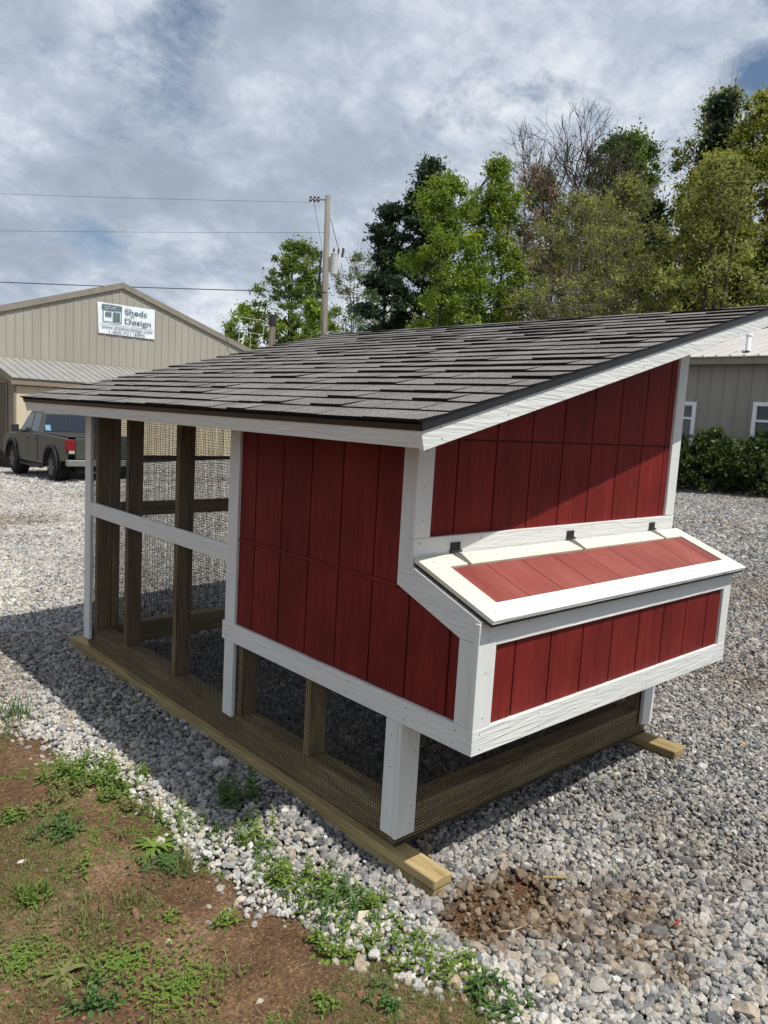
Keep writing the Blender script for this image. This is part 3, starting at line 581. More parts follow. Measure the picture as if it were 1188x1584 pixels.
# ------------------------------------------------------------------ buildings on the left
bld = empty('metal_warehouse', (11.4, 29, -1.0), 'beige ribbed metal gable building behind the pickup, carrying the banner', 'building')
px_, pz, sl_ = 11.4, 6.16, 0.333
def gz(x): return pz - sl_ * abs(x - px_)
BY = 28.75
xs = np.arange(3.4, 19.4, 0.305)
for a in xs:
    b = min(a + .305, 19.4)
    if a < px_ < b: pts = [(a, -.9), (b - .012, -.9), (b - .012, gz(b)), (px_, pz), (a, gz(a))]
    else: pts = [(a, -.9), (b - .012, -.9), (b - .012, gz(b - .012)), (a, gz(a))]
    MB().prism(pts, 'y', BY, BY + .03).build('siding_panel', CREAM, bld)
rib = MB()
for a in xs:
    z1 = gz(a) - .02
    rib.prism([(a - .03, BY + .0), (a - .012, BY - .028), (a + .008, BY - .028), (a + .018, BY + .0)], 'z', -.9, z1)
ro = rib.build('panel_rib', CREAM, bld); ro['kind'] = 'stuff'
MB().box(3.45, 19.35, BY + .04, BY + 16, -.9, gz(3.45) - .15).build('wall', CREAM, bld)
for sgn in (-1, 1):
    xe = px_ + sgn * 8.25; ze = gz(xe)
    MB().hexa([(px_, BY - .05, pz + .02), (xe, BY - .05, ze + .02), (xe, BY + 16, ze + .02), (px_, BY + 16, pz + .02), (px_, BY - .05, pz + .10), (xe, BY - .05, ze + .10), (xe, BY + 16, ze + .10), (px_, BY + 16, pz + .10)]).build('roof', GALV, bld)
    MB().hexa([(px_, BY - .09, pz - .10), (xe, BY - .09, ze - .10), (xe, BY - .052, ze - .10), (px_, BY - .052, pz - .10), (px_, BY - .09, pz + .13), (xe, BY - .09, ze + .13), (xe, BY - .052, ze + .13), (px_, BY - .052, pz + .13)]).build('rake_trim', TAUPE, bld)
    MB().hexa([(px_, BY - .049, pz + .103), (xe, BY - .049, ze + .103), (xe, BY + .1, ze + .103), (px_, BY + .1, pz + .103), (px_, BY - .049, pz + .125), (xe, BY - .049, ze + .125), (xe, BY + .1, ze + .125), (px_, BY + .1, pz + .125)]).build('rake_cap', TAUPE, bld)
# lean-to
lean = empty('lean_to_shed', (9, 26, -.7), 'low lean-to shed with a ribbed grey roof against the beige warehouse', 'shed')
LYF, LX0_, LX1_ = 25.70, 6.42, 15.4
def lz(y): return 2.20 + (y - LYF) * 0.236
xl = np.arange(LX0_, LX1_, .40)
for a in xl: MB().box(a, min(a + .40, LX1_) - .008, LYF, LYF + .03, -.42, 1.88).build('siding_panel', TAN, lean)
MB().box(LX0_, LX1_, LYF + .031, LYF + .05, -.42, 1.9).build('wall', TAN, lean)
MB().box(LX0_ + .05, LX1_ - .05, LYF + .1, BY - .05, -1.1, -.43).build('skirt', DKSK, lean)
MB().box(LX0_ - .14, LX1_ + .1, LYF - .16, LYF - .13, 1.92, 2.145).build('fascia', BROWN, lean)
MB().box(LX0_ - .13, LX1_ + .1, LYF - .128, LYF - .002, 1.93, 1.95).build('soffit', BROWN, lean)
for a in np.arange(LX0_ - .15, LX1_ + .1, .3):
    b = min(a + .3, LX1_ + .12)
    MB().hexa([(a, LYF - .2, lz(LYF - .2) - .02), (b - .004, LYF - .2, lz(LYF - .2) - .02), (b - .004, BY - .04, lz(BY)), (a, BY - .04, lz(BY)), (a, LYF - .2, lz(LYF - .2)), (b - .004, LYF - .2, lz(LYF - .2)), (b - .004, BY - .04, lz(BY) + .02), (a, BY - .04, lz(BY) + .02)]).build('roof_panel', GALV, lean)
rr = MB()
for a in np.arange(LX0_ - .15, LX1_ + .1, .3):
    rr.hexa([(a - .02, LYF - .2, lz(LYF - .2) + .001), (a + .02, LYF - .2, lz(LYF - .2) + .001), (a + .02, BY - .04, lz(BY) + .021), (a - .02, BY - .04, lz(BY) + .021), (a - .01, LYF - .2, lz(LYF - .2) + .03), (a + .01, LYF - .2, lz(LYF - .2) + .03), (a + .01, BY - .04, lz(BY) + .05), (a - .01, BY - .04, lz(BY) + .05)])
q = rr.build('roof_rib', GALV, lean); q['kind'] = 'stuff'
# left end wall with door frame; its shade is put into the brown
ys = np.arange(LYF, BY - .06, .3)
for a in ys:
    b = min(a + .3, BY - .06)
    z0 = -.42
    if 26.42 < (a + b) / 2 < 27.9: z0 = 1.98
    MB().prism([(a, z0), (b - .01, z0), (b - .01, lz(b) - .03), (a, lz(a) - .03)], 'x', LX0_ - .03, LX0_).build('siding_panel', BROWN, lean)
dr = MB().box(LX0_ - .01, LX0_ + .01, 26.45, 27.85, -.4, 1.95).build('door', mat_noise('brown_door', (0.085, 0.07, 0.052), (0.11, 0.09, 0.07), nscale=4, rough=.6), lean)
for (a, b, c, d) in [(26.36, 26.44, -.4, 2.04), (27.86, 27.94, -.4, 2.04), (26.445, 27.855, 1.96, 2.04)]:
    k = MB().box(LX0_ - .05, LX0_ - .031, a, b, c, d).build('door_trim', BROWN, lean)
MB().prism([(LYF - .18, lz(LYF - .18) - .19), (LYF - .18, lz(LYF - .18) - .03), (BY - .05, lz(BY) - .03), (BY - .05, lz(BY) - .19)], 'x', LX0_ - .16, LX0_ - .141).build('rake_trim', TAUPE, lean)
MB().box(LX0_ - .035, LX0_ + .05, LYF - .012, LYF - .001, -.42, 1.93).build('corner_trim', BROWN, lean)
# brown shed standing further right (seen through the run)
bs = empty('portable_shed', (16.8, 28, -.9), 'dark brown shed end seen through the wire mesh run', 'shed')
for a in np.arange(27.2, 29.0, .3): MB().box(15.68, 15.71, a, a + .29, -.72, 1.5).build('siding_board', DARKI, bs)
MB().box(15.715, 18.4, 27.2, 29.0 - .3, -.72, 1.45).build('wall', BROWN, bs)
MB().box(15.8, 18.3, 27.25, 28.6, -1.1, -.721).build('skirt', DKSK, bs)
MB().hexa([(15.5, 27.0, 1.5), (18.6, 27.0, 1.5), (18.6, 28.7, 1.9), (15.5, 28.7, 1.9), (15.5, 27.0, 1.56), (18.6, 27.0, 1.56), (18.6, 28.7, 1.96), (15.5, 28.7, 1.96)]).build('roof', GALV, bs)

# banner with its print
bn = empty('company_banner', (11.6, BY - .06, 4.15), 'white vinyl banner with shed logo, web address and phone number on the gable', 'banner')
SX0, SX1, SZ0, SZ1 = 10.38, 12.80, 4.20, 5.40
sk = -0.015
def spt(x, z): # sheared banner plane, level with the real horizon
    return z + (-(x - 11.6) * 0.004)
nxs, nzs = 25, 13
V = []; F = []
for j in range(nzs):
    for i in range(nxs):
        x = SX0 + (SX1 - SX0) * i / (nxs - 1); z = SZ0 + (SZ1 - SZ0) * j / (nzs - 1)
        inx = math.sin(math.pi * i / (nxs - 1)); 
        x += 0.07 * (1 - j / (nzs - 1)) * (1 - i / (nxs - 1)) - .03 * (1 - inx) * 0
        V.append((x, BY - .05 + 0.012 * math.sin(i * .9 + j * .4) * inx, spt(x, z)))
for j in range(nzs - 1):
    for i in range(nxs - 1): a = j * nxs + i; F.append((a, a + 1, a + nxs + 1, a + nxs))
me = bpy.data.meshes.new('banner_sheet'); me.from_pydata(V, [], F); 
bso = link('banner_sheet', me, BANNER, bn); sm = bso.modifiers.new('thick', 'SOLIDIFY'); sm.thickness = .006
TY = BY - .075
def text(body, x0, x1, zc, h, bold=0.0, name='lettering', centre=False):
    cu = bpy.data.curves.new(name, 'FONT'); cu.body = body; cu.size = 1; cu.offset = bold; cu.extrude = .002; cu.align_x = 'LEFT'
    ob = bpy.data.objects.new(name, cu); COL.objects.link(ob)
    dg = bpy.context.evaluated_depsgraph_get(); dg.update(); me_ = bpy.data.meshes.new_from_object(ob.evaluated_get(dg))
    bpy.data.objects.remove(ob)
    co = np.zeros(len(me_.vertices) * 3, np.float32); me_.vertices.foreach_get('co', co); co = co.reshape(-1, 3)
    cap = 0.70; wx = co[:, 0].max() - co[:, 0].min(); mnx = co[:, 0].min()
    x = x0 + (co[:, 0] - mnx) / wx * (x1 - x0); z = zc + co[:, 1] / cap * h
    nv = np.stack([x, TY - co[:, 2] * .5, z + (-(x - 11.6) * 0.004)], 1)
    me_.vertices.foreach_set('co', nv.astype(np.float32).ravel()); me_.update()
    me_.materials.clear(); me_.materials.append(BINK)
    return link(name, me_, None, bn)
text('Sheds', 11.50, 12.44, 5.05, .22, .012)
text('BY', 11.76, 11.93, 4.95, .06, .02)
text('Design', 11.50, 12.62, 4.68, .22, .012)
text('www.shedsbydesign.com', 10.56, 12.68, 4.41, .13, .0)
text('1-800-721-4095', 10.86, 12.36, 4.235, .12, .0)
rule = MB().box(10.50, 12.72, TY - .002, TY, 4.565, 4.58).build('rule_line', BINK, bn)
lg = MB()
def lb(x0, x1, z0, z1): lg.box(x0, x1, TY - .002, TY, z0, z1)
lb(10.56, 11.38, 5.14, 5.34)
lb(10.60, 10.63, 4.66, 5.14); lb(11.34, 11.37, 4.66, 5.14); lb(10.63, 11.34, 4.66, 4.69)
lb(10.70, 10.79, 4.88, 5.06); lb(10.80, 10.86, 4.88, 5.06); lb(10.87, 10.95, 4.88, 5.06)
lb(11.02, 11.15, 4.72, 5.08); lb(11.17, 11.30, 4.72, 5.08)
lg.build('shed_logo', BINK, bn)
lw = MB()
for (a, b, c) in [(10.66, 10.74, 5.24), (10.78, 10.92, 5.26), (10.98, 11.16, 5.25), (10.70, 10.86, 5.18), (10.92, 11.1, 5.19)]: lw.box(a, b, TY - .006, TY - .0035, c, c + .014)
lw.build('roof_print', BANNER, bn)

# ------------------------------------------------------------------ building on the right
rb = empty('metal_shop', (20, 5, .35), 'long grey metal building with pale ribbed roof behind the hedge', 'building')
RBX = 15.5
for a in np.arange(-9.0, 14.0, .305):
    b = a + .305
    lowz, hiz = .2, 3.2; b2 = b - .012
    ops = [(6.49, 7.35, 1.20, 2.30), (4.38, 5.21, 1.20, 2.33)]
    hit_ = [o_ for o_ in ops if o_[0] < b2 and o_[1] > a]
    if not hit_: MB().box(RBX, RBX + .03, a, b2, lowz, hiz).build('siding_panel', GREY, rb)
    else:
        y0, y1, z0, z1 = hit_[0]; m_ = MB()
        m_.box(RBX, RBX + .03, a, b2, lowz, z0); m_.box(RBX, RBX + .03, a, b2, z1, hiz)
        if a < y0: m_.box(RBX, RBX + .03, a, y0, z0, z1)
        if b2 > y1: m_.box(RBX, RBX + .03, y1, b2, z0, z1)
        m_.build('siding_panel', GREY, rb)
rib = MB()
for a in np.arange(-9.0, 14.0, .305):
    if 6.4 < a < 7.36 or 4.33 < a < 5.23: rib.prism([(RBX + .0, a - .03), (RBX - .025, a - .012), (RBX - .025, a + .008), (RBX + .0, a + .018)], 'z', 2.36, 3.2)
    else: rib.prism([(RBX + .0, a - .03), (RBX - .025, a - .012), (RBX - .025, a + .008), (RBX + .0, a + .018)], 'z', .2, 3.2)
q = rib.build('panel_rib', GREY, rb); q['kind'] = 'stuff'
MB().box(RBX + .09, RBX + 9, -8.9, 13.9, .2, 3.2).build('wall', DARKI, rb)
for (y0, y1, z0, z1) in [(6.49, 7.35, 1.20, 2.30), (4.38, 5.21, 1.20, 2.33)]:
    f = MB(); t_ = .085
    f.box(RBX - .05, RBX + .04, y0, y1, z1 - t_, z1); f.box(RBX - .05, RBX + .04, y0, y1, z0 - .02, z0 + .04)
    f.box(RBX - .05, RBX + .04, y0, y0 + t_, z0 + .041, z1 - t_ - .001); f.box(RBX - .05, RBX + .04, y1 - t_, y1, z0 + .041, z1 - t_ - .001)
    f.box(RBX - .045, RBX + .04, y0 + t_ + .001, y1 - t_ - .001, 1.90, 1.95)
    fo = f.build('window', VINYL, rb)
    k = MB().box(RBX + .01, RBX + .02, y0 + t_, y1 - t_, z0 + .04, z1 - t_).build('pane', GLASS, rb); k.parent = fo; k.location = (0, 0, 0)
MB().box(RBX - .22, RBX - .2, -9.2, 14.2, 3.14, 3.285).build('fascia', TAUPE, rb)
MB().box(RBX - .199, RBX - .001, -9.2, 14.2, 3.15, 3.17).build('soffit', TAUPE, rb)
for a in np.arange(-9.2, 14.2, .305):
    MB().hexa([(RBX - .26, a, 3.29), (RBX + 4.6, a, 4.5), (RBX + 4.6, a + .30, 4.5), (RBX - .26, a + .30, 3.29), (RBX - .26, a, 3.31), (RBX + 4.6, a, 4.52), (RBX + 4.6, a + .30, 4.52), (RBX - .26, a + .30, 3.31)]).build('roof_panel', PINKR, rb)
rib = MB()
for a in np.arange(-9.2, 14.2, .305):
    rib.hexa([(RBX - .26, a - .025, 3.31), (RBX + 4.6, a - .025, 4.52), (RBX + 4.6, a + .025, 4.52), (RBX - .26, a + .025, 3.31), (RBX - .26, a - .012, 3.34), (RBX + 4.6, a - .012, 4.55), (RBX + 4.6, a + .012, 4.55), (RBX - .26, a + .012, 3.34)])
q = rib.build('roof_rib', PINKR, rb); q['kind'] = 'stuff'
vp = MB().tube([(15.78, 5.6, 3.40), (15.86, 5.64, 3.80)], .055, 12).tube([(15.86, 5.64, 3.802), (15.872, 5.646, 3.86)], .078, 12).build('vent_pipe', VINYL, rb, smooth=False)
bt = MB().tube([(15.755, 5.6, 3.40), (15.775, 5.6, 3.45)], [.11, .07], 12).build('boot', DKSK, rb); bt.parent = vp; bt.location = (0, 0, 0)

# ------------------------------------------------------------------ utility pole and lines
up_ = empty('utility_pole', (18.8, 24.9, -.8), 'weathered wooden utility pole carrying a grey transformer, rising above the coop roof', 'utility pole')
PB, PT_ = Vector((18.7, 24.7, -.9)), Vector((19.14, 25.62, 10.88))
def pp(t, dx=0, dy=0): return PB.lerp(PT_, t) + Vector((dx, dy, 0))
MB().tube([pp(0), pp(.5), pp(1)], [.175, .145, .115], 14).build('pole', POLE, up_, smooth=True)
tz = (9.0 + .9) / 11.78
c = pp(.755, .26, -.26)
MB().tube([c + Vector((0, 0, -.45)), c + Vector((0, 0, -.42)), c + Vector((0, 0, .38)), c + Vector((0, 0, .42)), c + Vector((0, 0, .47))], [.165, .175, .175, .19, .10], 16).build('transformer', TGREY, up_, smooth=False)
for k_, (a, b) in enumerate([((.10, -.12), .75), ((-.02, .05), .70)]):
    base = c + Vector((a[0], a[1], .45)); MB().tube([base, base + Vector((0, 0, .08)), base + Vector((.0, 0, .085)), base + Vector((0, 0, .16)), base + Vector((0, 0, .165)), base + Vector((0, 0, .24))], [.05, .035, .05, .035, .05, .02], 8).build('insulator', PORC, up_)
q = c + Vector((.22, -.24, .30)); MB().tube([q, q + Vector((.03, -.03, .38))], [.055, .045], 8).build('lightning_arrester', PORC, up_)
MB().box(c.x - .17, c.x - .05, c.y + .05, c.y + .18, c.z - .35, c.z + .3).build('bracket', TGREY, up_)
for dz in (.0,): MB().tube([pp(.985, -.05, .05), pp(.985, -.55, .5)], .03, 6).build('pin_arm', POLE, up_)
for s_ in (.30, .42, .55): 
    q = pp(.985, -s_, s_ * .9); MB().tube([q + Vector((0, 0, -.12)), q + Vector((0, 0, -.05)), q + Vector((0, 0, .02)), q + Vector((0, 0, .1))], [.03, .075, .03, .06], 8).build('insulator', PORC, up_)
cl_ = MB()
cl_.tube([pp(.92, .1, -.1), c + Vector((.1, -.12, .62))], .014, 5); cl_.tube([c + Vector((.2, -.2, .1)), c + Vector((.35, -.42, -1.0)), c + Vector((.9, -1.0, -2.4))], .011, 5)
for a in range(5):
    j = [pp(.70 + .02 * a, -.14 - .03 * (a % 2), .12), pp(.66 - .01 * a, -.30, .22), pp(.72 + .02 * a, -.12, .2)]; cl_.tube(j, .02, 5)
cl_.tube([pp(.80, -.14, .12), pp(.74, -.2, .16), pp(.66, -.16, .14)], .03, 6)
cl_.build('cable', CABLE, up_)
def cable(name, a, b, sag, rad, label, n=24):
    a, b = Vector(a), Vector(b); pts = []
    for i in range(n + 1):
        t = i / n; p = a.lerp(b, t); p.z -= sag * 4 * t * (1 - t); pts.append(p)
    o = MB().tube(pts, rad, 5).build(name, CABLE); tag(o, label, 'cable', 'overhead lines from the utility pole'); return o
def far(a, b, k=1.7):
    a, b = Vector(a), Vector(b); return a + (b - a) * k
A1, B1 = (18.59, 26.12, 10.57), (8.69, 35.21, 10.27)
cable('power_line', A1, far(A1, B1, 1.8), .10, .0065, 'topmost thin line running left from the utility pole top')
A2, B2 = (18.92, 25.42, 9.28), (8.63, 35.0, 8.66)
cable('power_line', A2, far(A2, B2, 1.8), .08, .0065, 'middle overhead line running left from beside the grey transformer')
A3, B3 = (18.95, 25.15, 6.75), (8.54, 34.72, 6.5)
cable('power_line', A3, far(A3, B3, 1.8), .12, .019, 'lowest and thickest line passing behind the warehouse roof peak')
cable('guy_wire', pp(.985, -.45, .42), pp(.80, -.12, .1), .02, .008, 'short slack wire from the top line down to the pole', 8)

# short post with a meter head, and the pipe frame by the warehouse
sp_ = empty('lamp_post', (14.25, 22.1, -.75), 'short dark wooden post with a black box head left of the utility pole', 'post')
MB().tube([(14.22, 22.05, -.85), (14.29, 22.25, 4.62)], [.13, .11], 10).build('post', mat_noise('dark_post_wood', (0.07, 0.06, 0.05), (0.14, 0.12, 0.10), scale=(1, 1, .1), nscale=9, rough=.8), sp_, smooth=True)
MB().tube([(14.29, 22.25, 4.62), (14.30, 22.27, 5.02)], [.125, .125], 12).build('head_box', mat_noise('black_plastic', (.02, .02, .022), (.03, .03, .033), nscale=6, rough=.5), sp_)
MB().tube([(14.30, 22.27, 5.02), (14.30, 22.27, 5.14)], [.08, .05], 10).build('cap', TGREY, sp_)
an = empty('antenna_frame', (16.2, 28.9, 3.9), 'thin metal pipe frame standing above the right eave of the beige warehouse', 'antenna')
fr = MB()
ax0, ax1, az0, az1 = 17.15, 18.45, 5.05, 5.7
for a, b in [((ax0, 29.2, az0), (ax1, 29.2, az0)), ((ax0, 29.2, az1), (ax1, 29.2, az1)), ((ax0, 29.2, 4.2), (ax0, 29.2, az1)), ((ax1, 29.2, az0), (ax1, 29.2, az1)), ((17.75, 29.2, 3.9), (17.75, 29.2, az0))]: fr.tube([a, b], .013, 6)
fr.build('pipe_frame', TGREY, an)

# ------------------------------------------------------------------ pickup truck
def build_truck():
    # root at ground under the centre; y forwards
    t = empty('pickup_truck', (6.206, 20.32, -0.665), 'dark green double cab pickup truck parked on the gravel by the lean-to', 'pickup truck', local=True)
    PAINT = mat_noise('army_green_paint', (0.046, 0.057, 0.044), (0.052, 0.064, 0.049), nscale=2, rough=0.32, spec=0.6)
    PLAST = mat_noise('black_trim_plastic', (0.022, 0.023, 0.024), (0.03, 0.03, 0.032), nscale=8, rough=0.6)
    TYRE = mat_noise('tyre_rubber', (0.012, 0.012, 0.012), (0.02, 0.02, 0.02), nscale=20, rough=0.85)
    RIM = mat_noise('dark_alloy', (0.12, 0.12, 0.125), (0.2, 0.2, 0.205), nscale=8, rough=0.35, metal=.7)
    CHR = mat_noise('satin_bumper', (0.25, 0.27, 0.25), (0.32, 0.34, 0.32), nscale=4, rough=0.35, metal=.5)
    REDL = mat_noise('red_lens', (0.15, 0.005, 0.008), (0.21, 0.008, 0.012), nscale=6, rough=0.15, spec=.7)
    CLR = mat_noise('clear_lens', (0.35, 0.34, 0.33), (0.45, 0.44, 0.43), nscale=6, rough=0.15, spec=.7)
    BLUE = mat_noise('blue_sticker', (0.12, 0.30, 0.45), (0.25, 0.42, 0.55), nscale=25, rough=0.5)
    WG = glassmat('truck_glass', (0.012, 0.018, 0.03)); SG = glassmat('truck_side_glass', (0.06, 0.07, 0.075))
    hw = 0.93; yr, yf = -1.64, 1.62  # axle positions
    def arch(yc, r=0.50, zc=.39, n=10): return [(yc + r * math.cos(a), zc + r * math.sin(a)) for a in np.linspace(math.pi * 0.98, math.pi * 0.02, n)]
    # body side profile front to back (y,z) with wheel arches
    prof = [(-2.66, .62), (-2.68, 1.16), (-0.62, 1.18), (1.05, 1.12), (1.15, 1.14), (2.30, 1.02), (2.52, .90), (2.56, .50), (2.2, .45)]
    prof += arch(yf)[::-1] + [(1.08, .40), (-1.1, .42)] + arch(yr)[::-1] + [(-2.18, .55)]
    def part(name, mb, mat, par=None, bevel=0, smooth=False):
        o = mb.build(name, mat, None, bevel=bevel, smooth=smooth); o.parent = par or t; return o
    body = MB()
    # full width for cab/hood, thin sides for the bed
    cabp = [p for p in prof]
    body.prism(prof, 'x', -hw, -hw + .07); body.prism(prof, 'x', hw - .07, hw)
    body.prism([(-.62, .45), (-.62, 1.17), (1.05, 1.11), (1.15, 1.13), (2.28, 1.01), (2.50, .89), (2.54, .50)], 'x', -hw + .071, hw - .071)
    bo = part('body', body, PAINT, bevel=.018)
    part('bed_floor', MB().box(-hw + .072, hw - .072, -2.6, -.63, .72, .76), PLAST)
    part('bed_cover', MB().box(-hw + .05, hw - .05, -2.6, -.63, 1.17, 1.20), PLAST, bevel=.01)
    tg = part('tailgate', MB().box(-.70, .70, -2.70, -2.62, .66, 1.17), PAINT, bevel=.015)
    part('tailgate_handle', MB().box(-.10, .10, -2.712, -2.70, 1.06, 1.13), PLAST, tg)
    part('rear_bumper', MB().box(-.93, .93, -2.84, -2.66, .50, .645).box(-.35, .35, -2.86, -2.842, .5, .56), CHR, bevel=.012)
    part('front_bumper', MB().box(-.92, .92, 2.50, 2.68, .42, .72), PLAST, bevel=.03)
    part('chassis', MB().box(-.55, .55, -2.5, 2.4, .34, .48).box(-.85, .85, -.9, 1.0, .36, .42), PLAST)
    for s in (-1, 1):
        l_ = part('taillight', MB().box(s * .935 - .0, s * .70, -2.715, -2.58, .86, 1.13), REDL, bevel=.02)
        part('reverse_lens', MB().box(s * .87, s * .73, -2.722, -2.70, .79, .86), CLR, l_, bevel=.004)
        part('headlight', MB().box(s * .90, s * .55, 2.42, 2.56, .80, .96), CLR, bevel=.02)
    # greenhouse
    gp = [(-.66, 1.17), (-.50, 1.70), (-.35, 1.76), (.30, 1.78), (.62, 1.72), (1.22, 1.13)]
    wbs = {0: .89, 1: .74, 2: .70, 3: .70, 4: .72, 5: .88}
    V = []; n = len(gp)
    for s in (-1, 1):
        for i, (y, z) in enumerate(gp): V.append((s * wbs[i], y, z))
    F = [tuple(range(n)), tuple(range(2 * n - 1, n - 1, -1))] + [(i, i + n, (i + 1) % n + n, (i + 1) % n) for i in range(n)]
    cb_ = MB(); cb_.add(V, F); cabo = part('cab', cb_, PAINT, bevel=.02)
    # rear window, windscreen, side windows: thin slabs proud of the cab skin
    def quad(name, pts, nrm, mat, th_=.012, par=None):
        nrm = Vector(nrm).normalized() * th_
        p0 = [Vector(p) + nrm * .25 for p in pts]; p1 = [Vector(p) + nrm * 1.3 for p in pts]; m_ = MB(); k = len(pts)
        m_.add(p0 + p1, [tuple(range(k))[::-1], tuple(range(k, 2 * k))] + [(i, (i + 1) % k, (i + 1) % k + k, i + k) for i in range(k)]); return part(name, m_, mat, par or cabo)
    rw = quad('rear_window', [(-.80, -.642, 1.23), (.80, -.642, 1.23), (.69, -.513, 1.655), (-.69, -.513, 1.655)], (0, -1, .3), WG)
    for xx in (-.24, .24): quad('window_bar', [(xx - .012, -.642, 1.23), (xx + .012, -.642, 1.23), (xx + .012, -.513, 1.655), (xx - .012, -.513, 1.655)], (0, -1, .3), PLAST, .02)
    quad('sticker', [(-.76, -.637, 1.245), (-.63, -.637, 1.245), (-.63, -.595, 1.385), (-.76, -.595, 1.385)], (0, -1, .3), BLUE, .018)
    quad('windscreen', [(-.82, 1.17, 1.17), (-.68, .66, 1.69), (.68, .66, 1.69), (.82, 1.17, 1.17)], (0, 1, .9), WG)
    for s in (-1, 1):
        def sp2(y, z): # on the slanted side
            f_ = (z - 1.15) / .55; return (s * (.887 - .155 * f_), y, z)
        quad('side_window', [sp2(-.50, 1.21), sp2(.13, 1.21), sp2(.13, 1.66), sp2(-.40, 1.66)], (s, 0, .28), SG)
        quad('side_window', [sp2(.20, 1.21), sp2(1.02, 1.19), sp2(.62, 1.64), sp2(.20, 1.66)], (s, 0, .28), SG)
        # doors proud of the body with shut lines
        d1 = part('door', MB().box(s * hw, s * (hw + .012), -.56, .16, .50, 1.15), PAINT, bevel=.006)
        part('handle', MB().box(s * (hw + .013), s * (hw + .035), -.48, -.30, 1.00, 1.035), PAINT, d1)
        d2 = part('door', MB().box(s * hw, s * (hw + .012), .175, 1.08, .50, 1.13), PAINT, bevel=.006)
        part('handle', MB().box(s * (hw + .013), s * (hw + .035), .24, .42, 1.00, 1.035), PAINT, d2)
        mi = part('mirror', MB().box(s * 1.14, s * .97, .86, .98, 1.14, 1.34), PLAST, bevel=.02); part('mirror_arm', MB().box(s * .99, s * .90, .88, .95, 1.15, 1.20), PLAST, mi)
        part('step_bar', MB().tube([(s * .90, -.95, .36), (s * .95, -.85, .33), (s * .95, .85, .33), (s * .90, .95, .36)], .03, 8), PLAST)
        for yc in (yr, yf):
            fl = MB(); A = np.linspace(math.pi * 1.02, -math.pi * .02, 15); pts = []
            for a in A:
                pts.append((yc + .49 * math.cos(a), .39 + .49 * math.sin(a)))
            for a in A[::-1]:
                pts.append((yc + .575 * math.cos(a), .39 + .56 * math.sin(a)))
            fl.prism(pts, 'x', s * (hw + .0), s * (hw + .05)); part('wheel_flare', fl, PLAST, bevel=.008)
            part('wheel_well', MB().tube([(s * .60, yc, .42), (s * .862, yc, .42)], .47, 20), DKSK)
            wb = Vector((s * .80, yc, .385)); 
            w = MB(); rr_ = [.30, .375, .385, .385, .375, .30]; xo = [-.125, -.11, -.08, .08, .11, .125]
            w.tube([wb + Vector((x_, 0, 0)) for x_ in xo], rr_, 28); wh = part('wheel', w, TYRE, smooth=False)
            rm = MB(); rm.tube([wb + Vector((s * .126, 0, 0)), wb + Vector((s * .130, 0, 0))], [.225, .215], 24); part('rim', rm, PLAST, wh)
            spk = MB()
            for k in range(6):
                a = k * math.pi / 3; c_ = Vector((0, math.cos(a), math.sin(a))); b_ = Vector((0, -math.sin(a), math.cos(a))); o_ = wb + Vector((s * .131, 0, 0))
                q0 = [o_ + c_ * .03 - b_ * .03, o_ + c_ * .03 + b_ * .03, o_ + c_ * .21 + b_ * .045, o_ + c_ * .21 - b_ * .045]
                spk.add(q0 + [p + Vector((s * .012, 0, 0)) for p in q0], [(0, 3, 2, 1), (4, 5, 6, 7), (0, 1, 5, 4), (1, 2, 6, 5), (2, 3, 7, 6), (3, 0, 4, 7)])
            part('spoke', spk, RIM, wh)
    return t
truck = build_truck(); truck.scale = (1.06, 0.98, 1.06)

# ------------------------------------------------------------------ foliage
def leafmat(name, c1, c2, trans=0.35, rough=0.6):
    m = bpy.data.materials.new(name); m.use_nodes = True; t = m.node_tree; n = t.nodes; l = t.links; n.clear()
    o = n.new('ShaderNodeOutputMaterial'); d = n.new('ShaderNodeBsdfPrincipled'); d.inputs['Roughness'].default_value = rough; d.inputs['Specular IOR Level'].default_value = 0.25
    tr = n.new('ShaderNodeBsdfTranslucent'); mx_ = n.new('ShaderNodeMixShader'); mx_.inputs[0].default_value = trans
    at = n.new('ShaderNodeAttribute'); at.attribute_name = 'tone'
    r = ramp(at.outputs['Fac'], [(0.0, c1), (1.0, c2)], n.new, l)
    l.new(r.outputs[0], d.inputs['Base Color']); hs = n.new('ShaderNodeHueSaturation'); hs.inputs['Value'].default_value = 1.5; hs.inputs['Hue'].default_value = .485; l.new(r.outputs[0], hs.inputs['Color']); l.new(hs.outputs[0], tr.inputs['Color'])
    l.new(d.outputs[0], mx_.inputs[1]); l.new(tr.outputs[0], mx_.inputs[2]); l.new(mx_.outputs[0], o.inputs['Surface']); return m
BARK = mat_noise('tree_bark', (0.035, 0.03, 0.024), (0.08, 0.068, 0.055), scale=(1, 1, .2), nscale=6, rough=.9, spec=.1)
BARKD = mat_noise('dark_twig_bark', (0.05, 0.042, 0.036), (0.10, 0.085, 0.072), nscale=6, rough=.9, spec=.1)
BARKG = mat_noise('grey_bark', (0.15, 0.135, 0.115), (0.26, 0.235, 0.20), scale=(1, 1, .2), nscale=6, rough=.9, spec=.1)
L_BRIGHT = leafmat('bright_spring_leaf', (0.09, 0.15, 0.018), (0.25, 0.335, 0.042))
L_MID = leafmat('mid_green_leaf', (0.08, 0.13, 0.024), (0.20, 0.27, 0.055))
L_PALE = leafmat('pale_spring_leaf', (0.085, 0.135, 0.05), (0.15, 0.21, 0.085))
L_PINE = leafmat('pine_needles', (0.016, 0.034, 0.015), (0.045, 0.075, 0.032), trans=.12)
L_OLIVE = leafmat('olive_leaf', (0.10, 0.125, 0.028), (0.30, 0.32, 0.085))
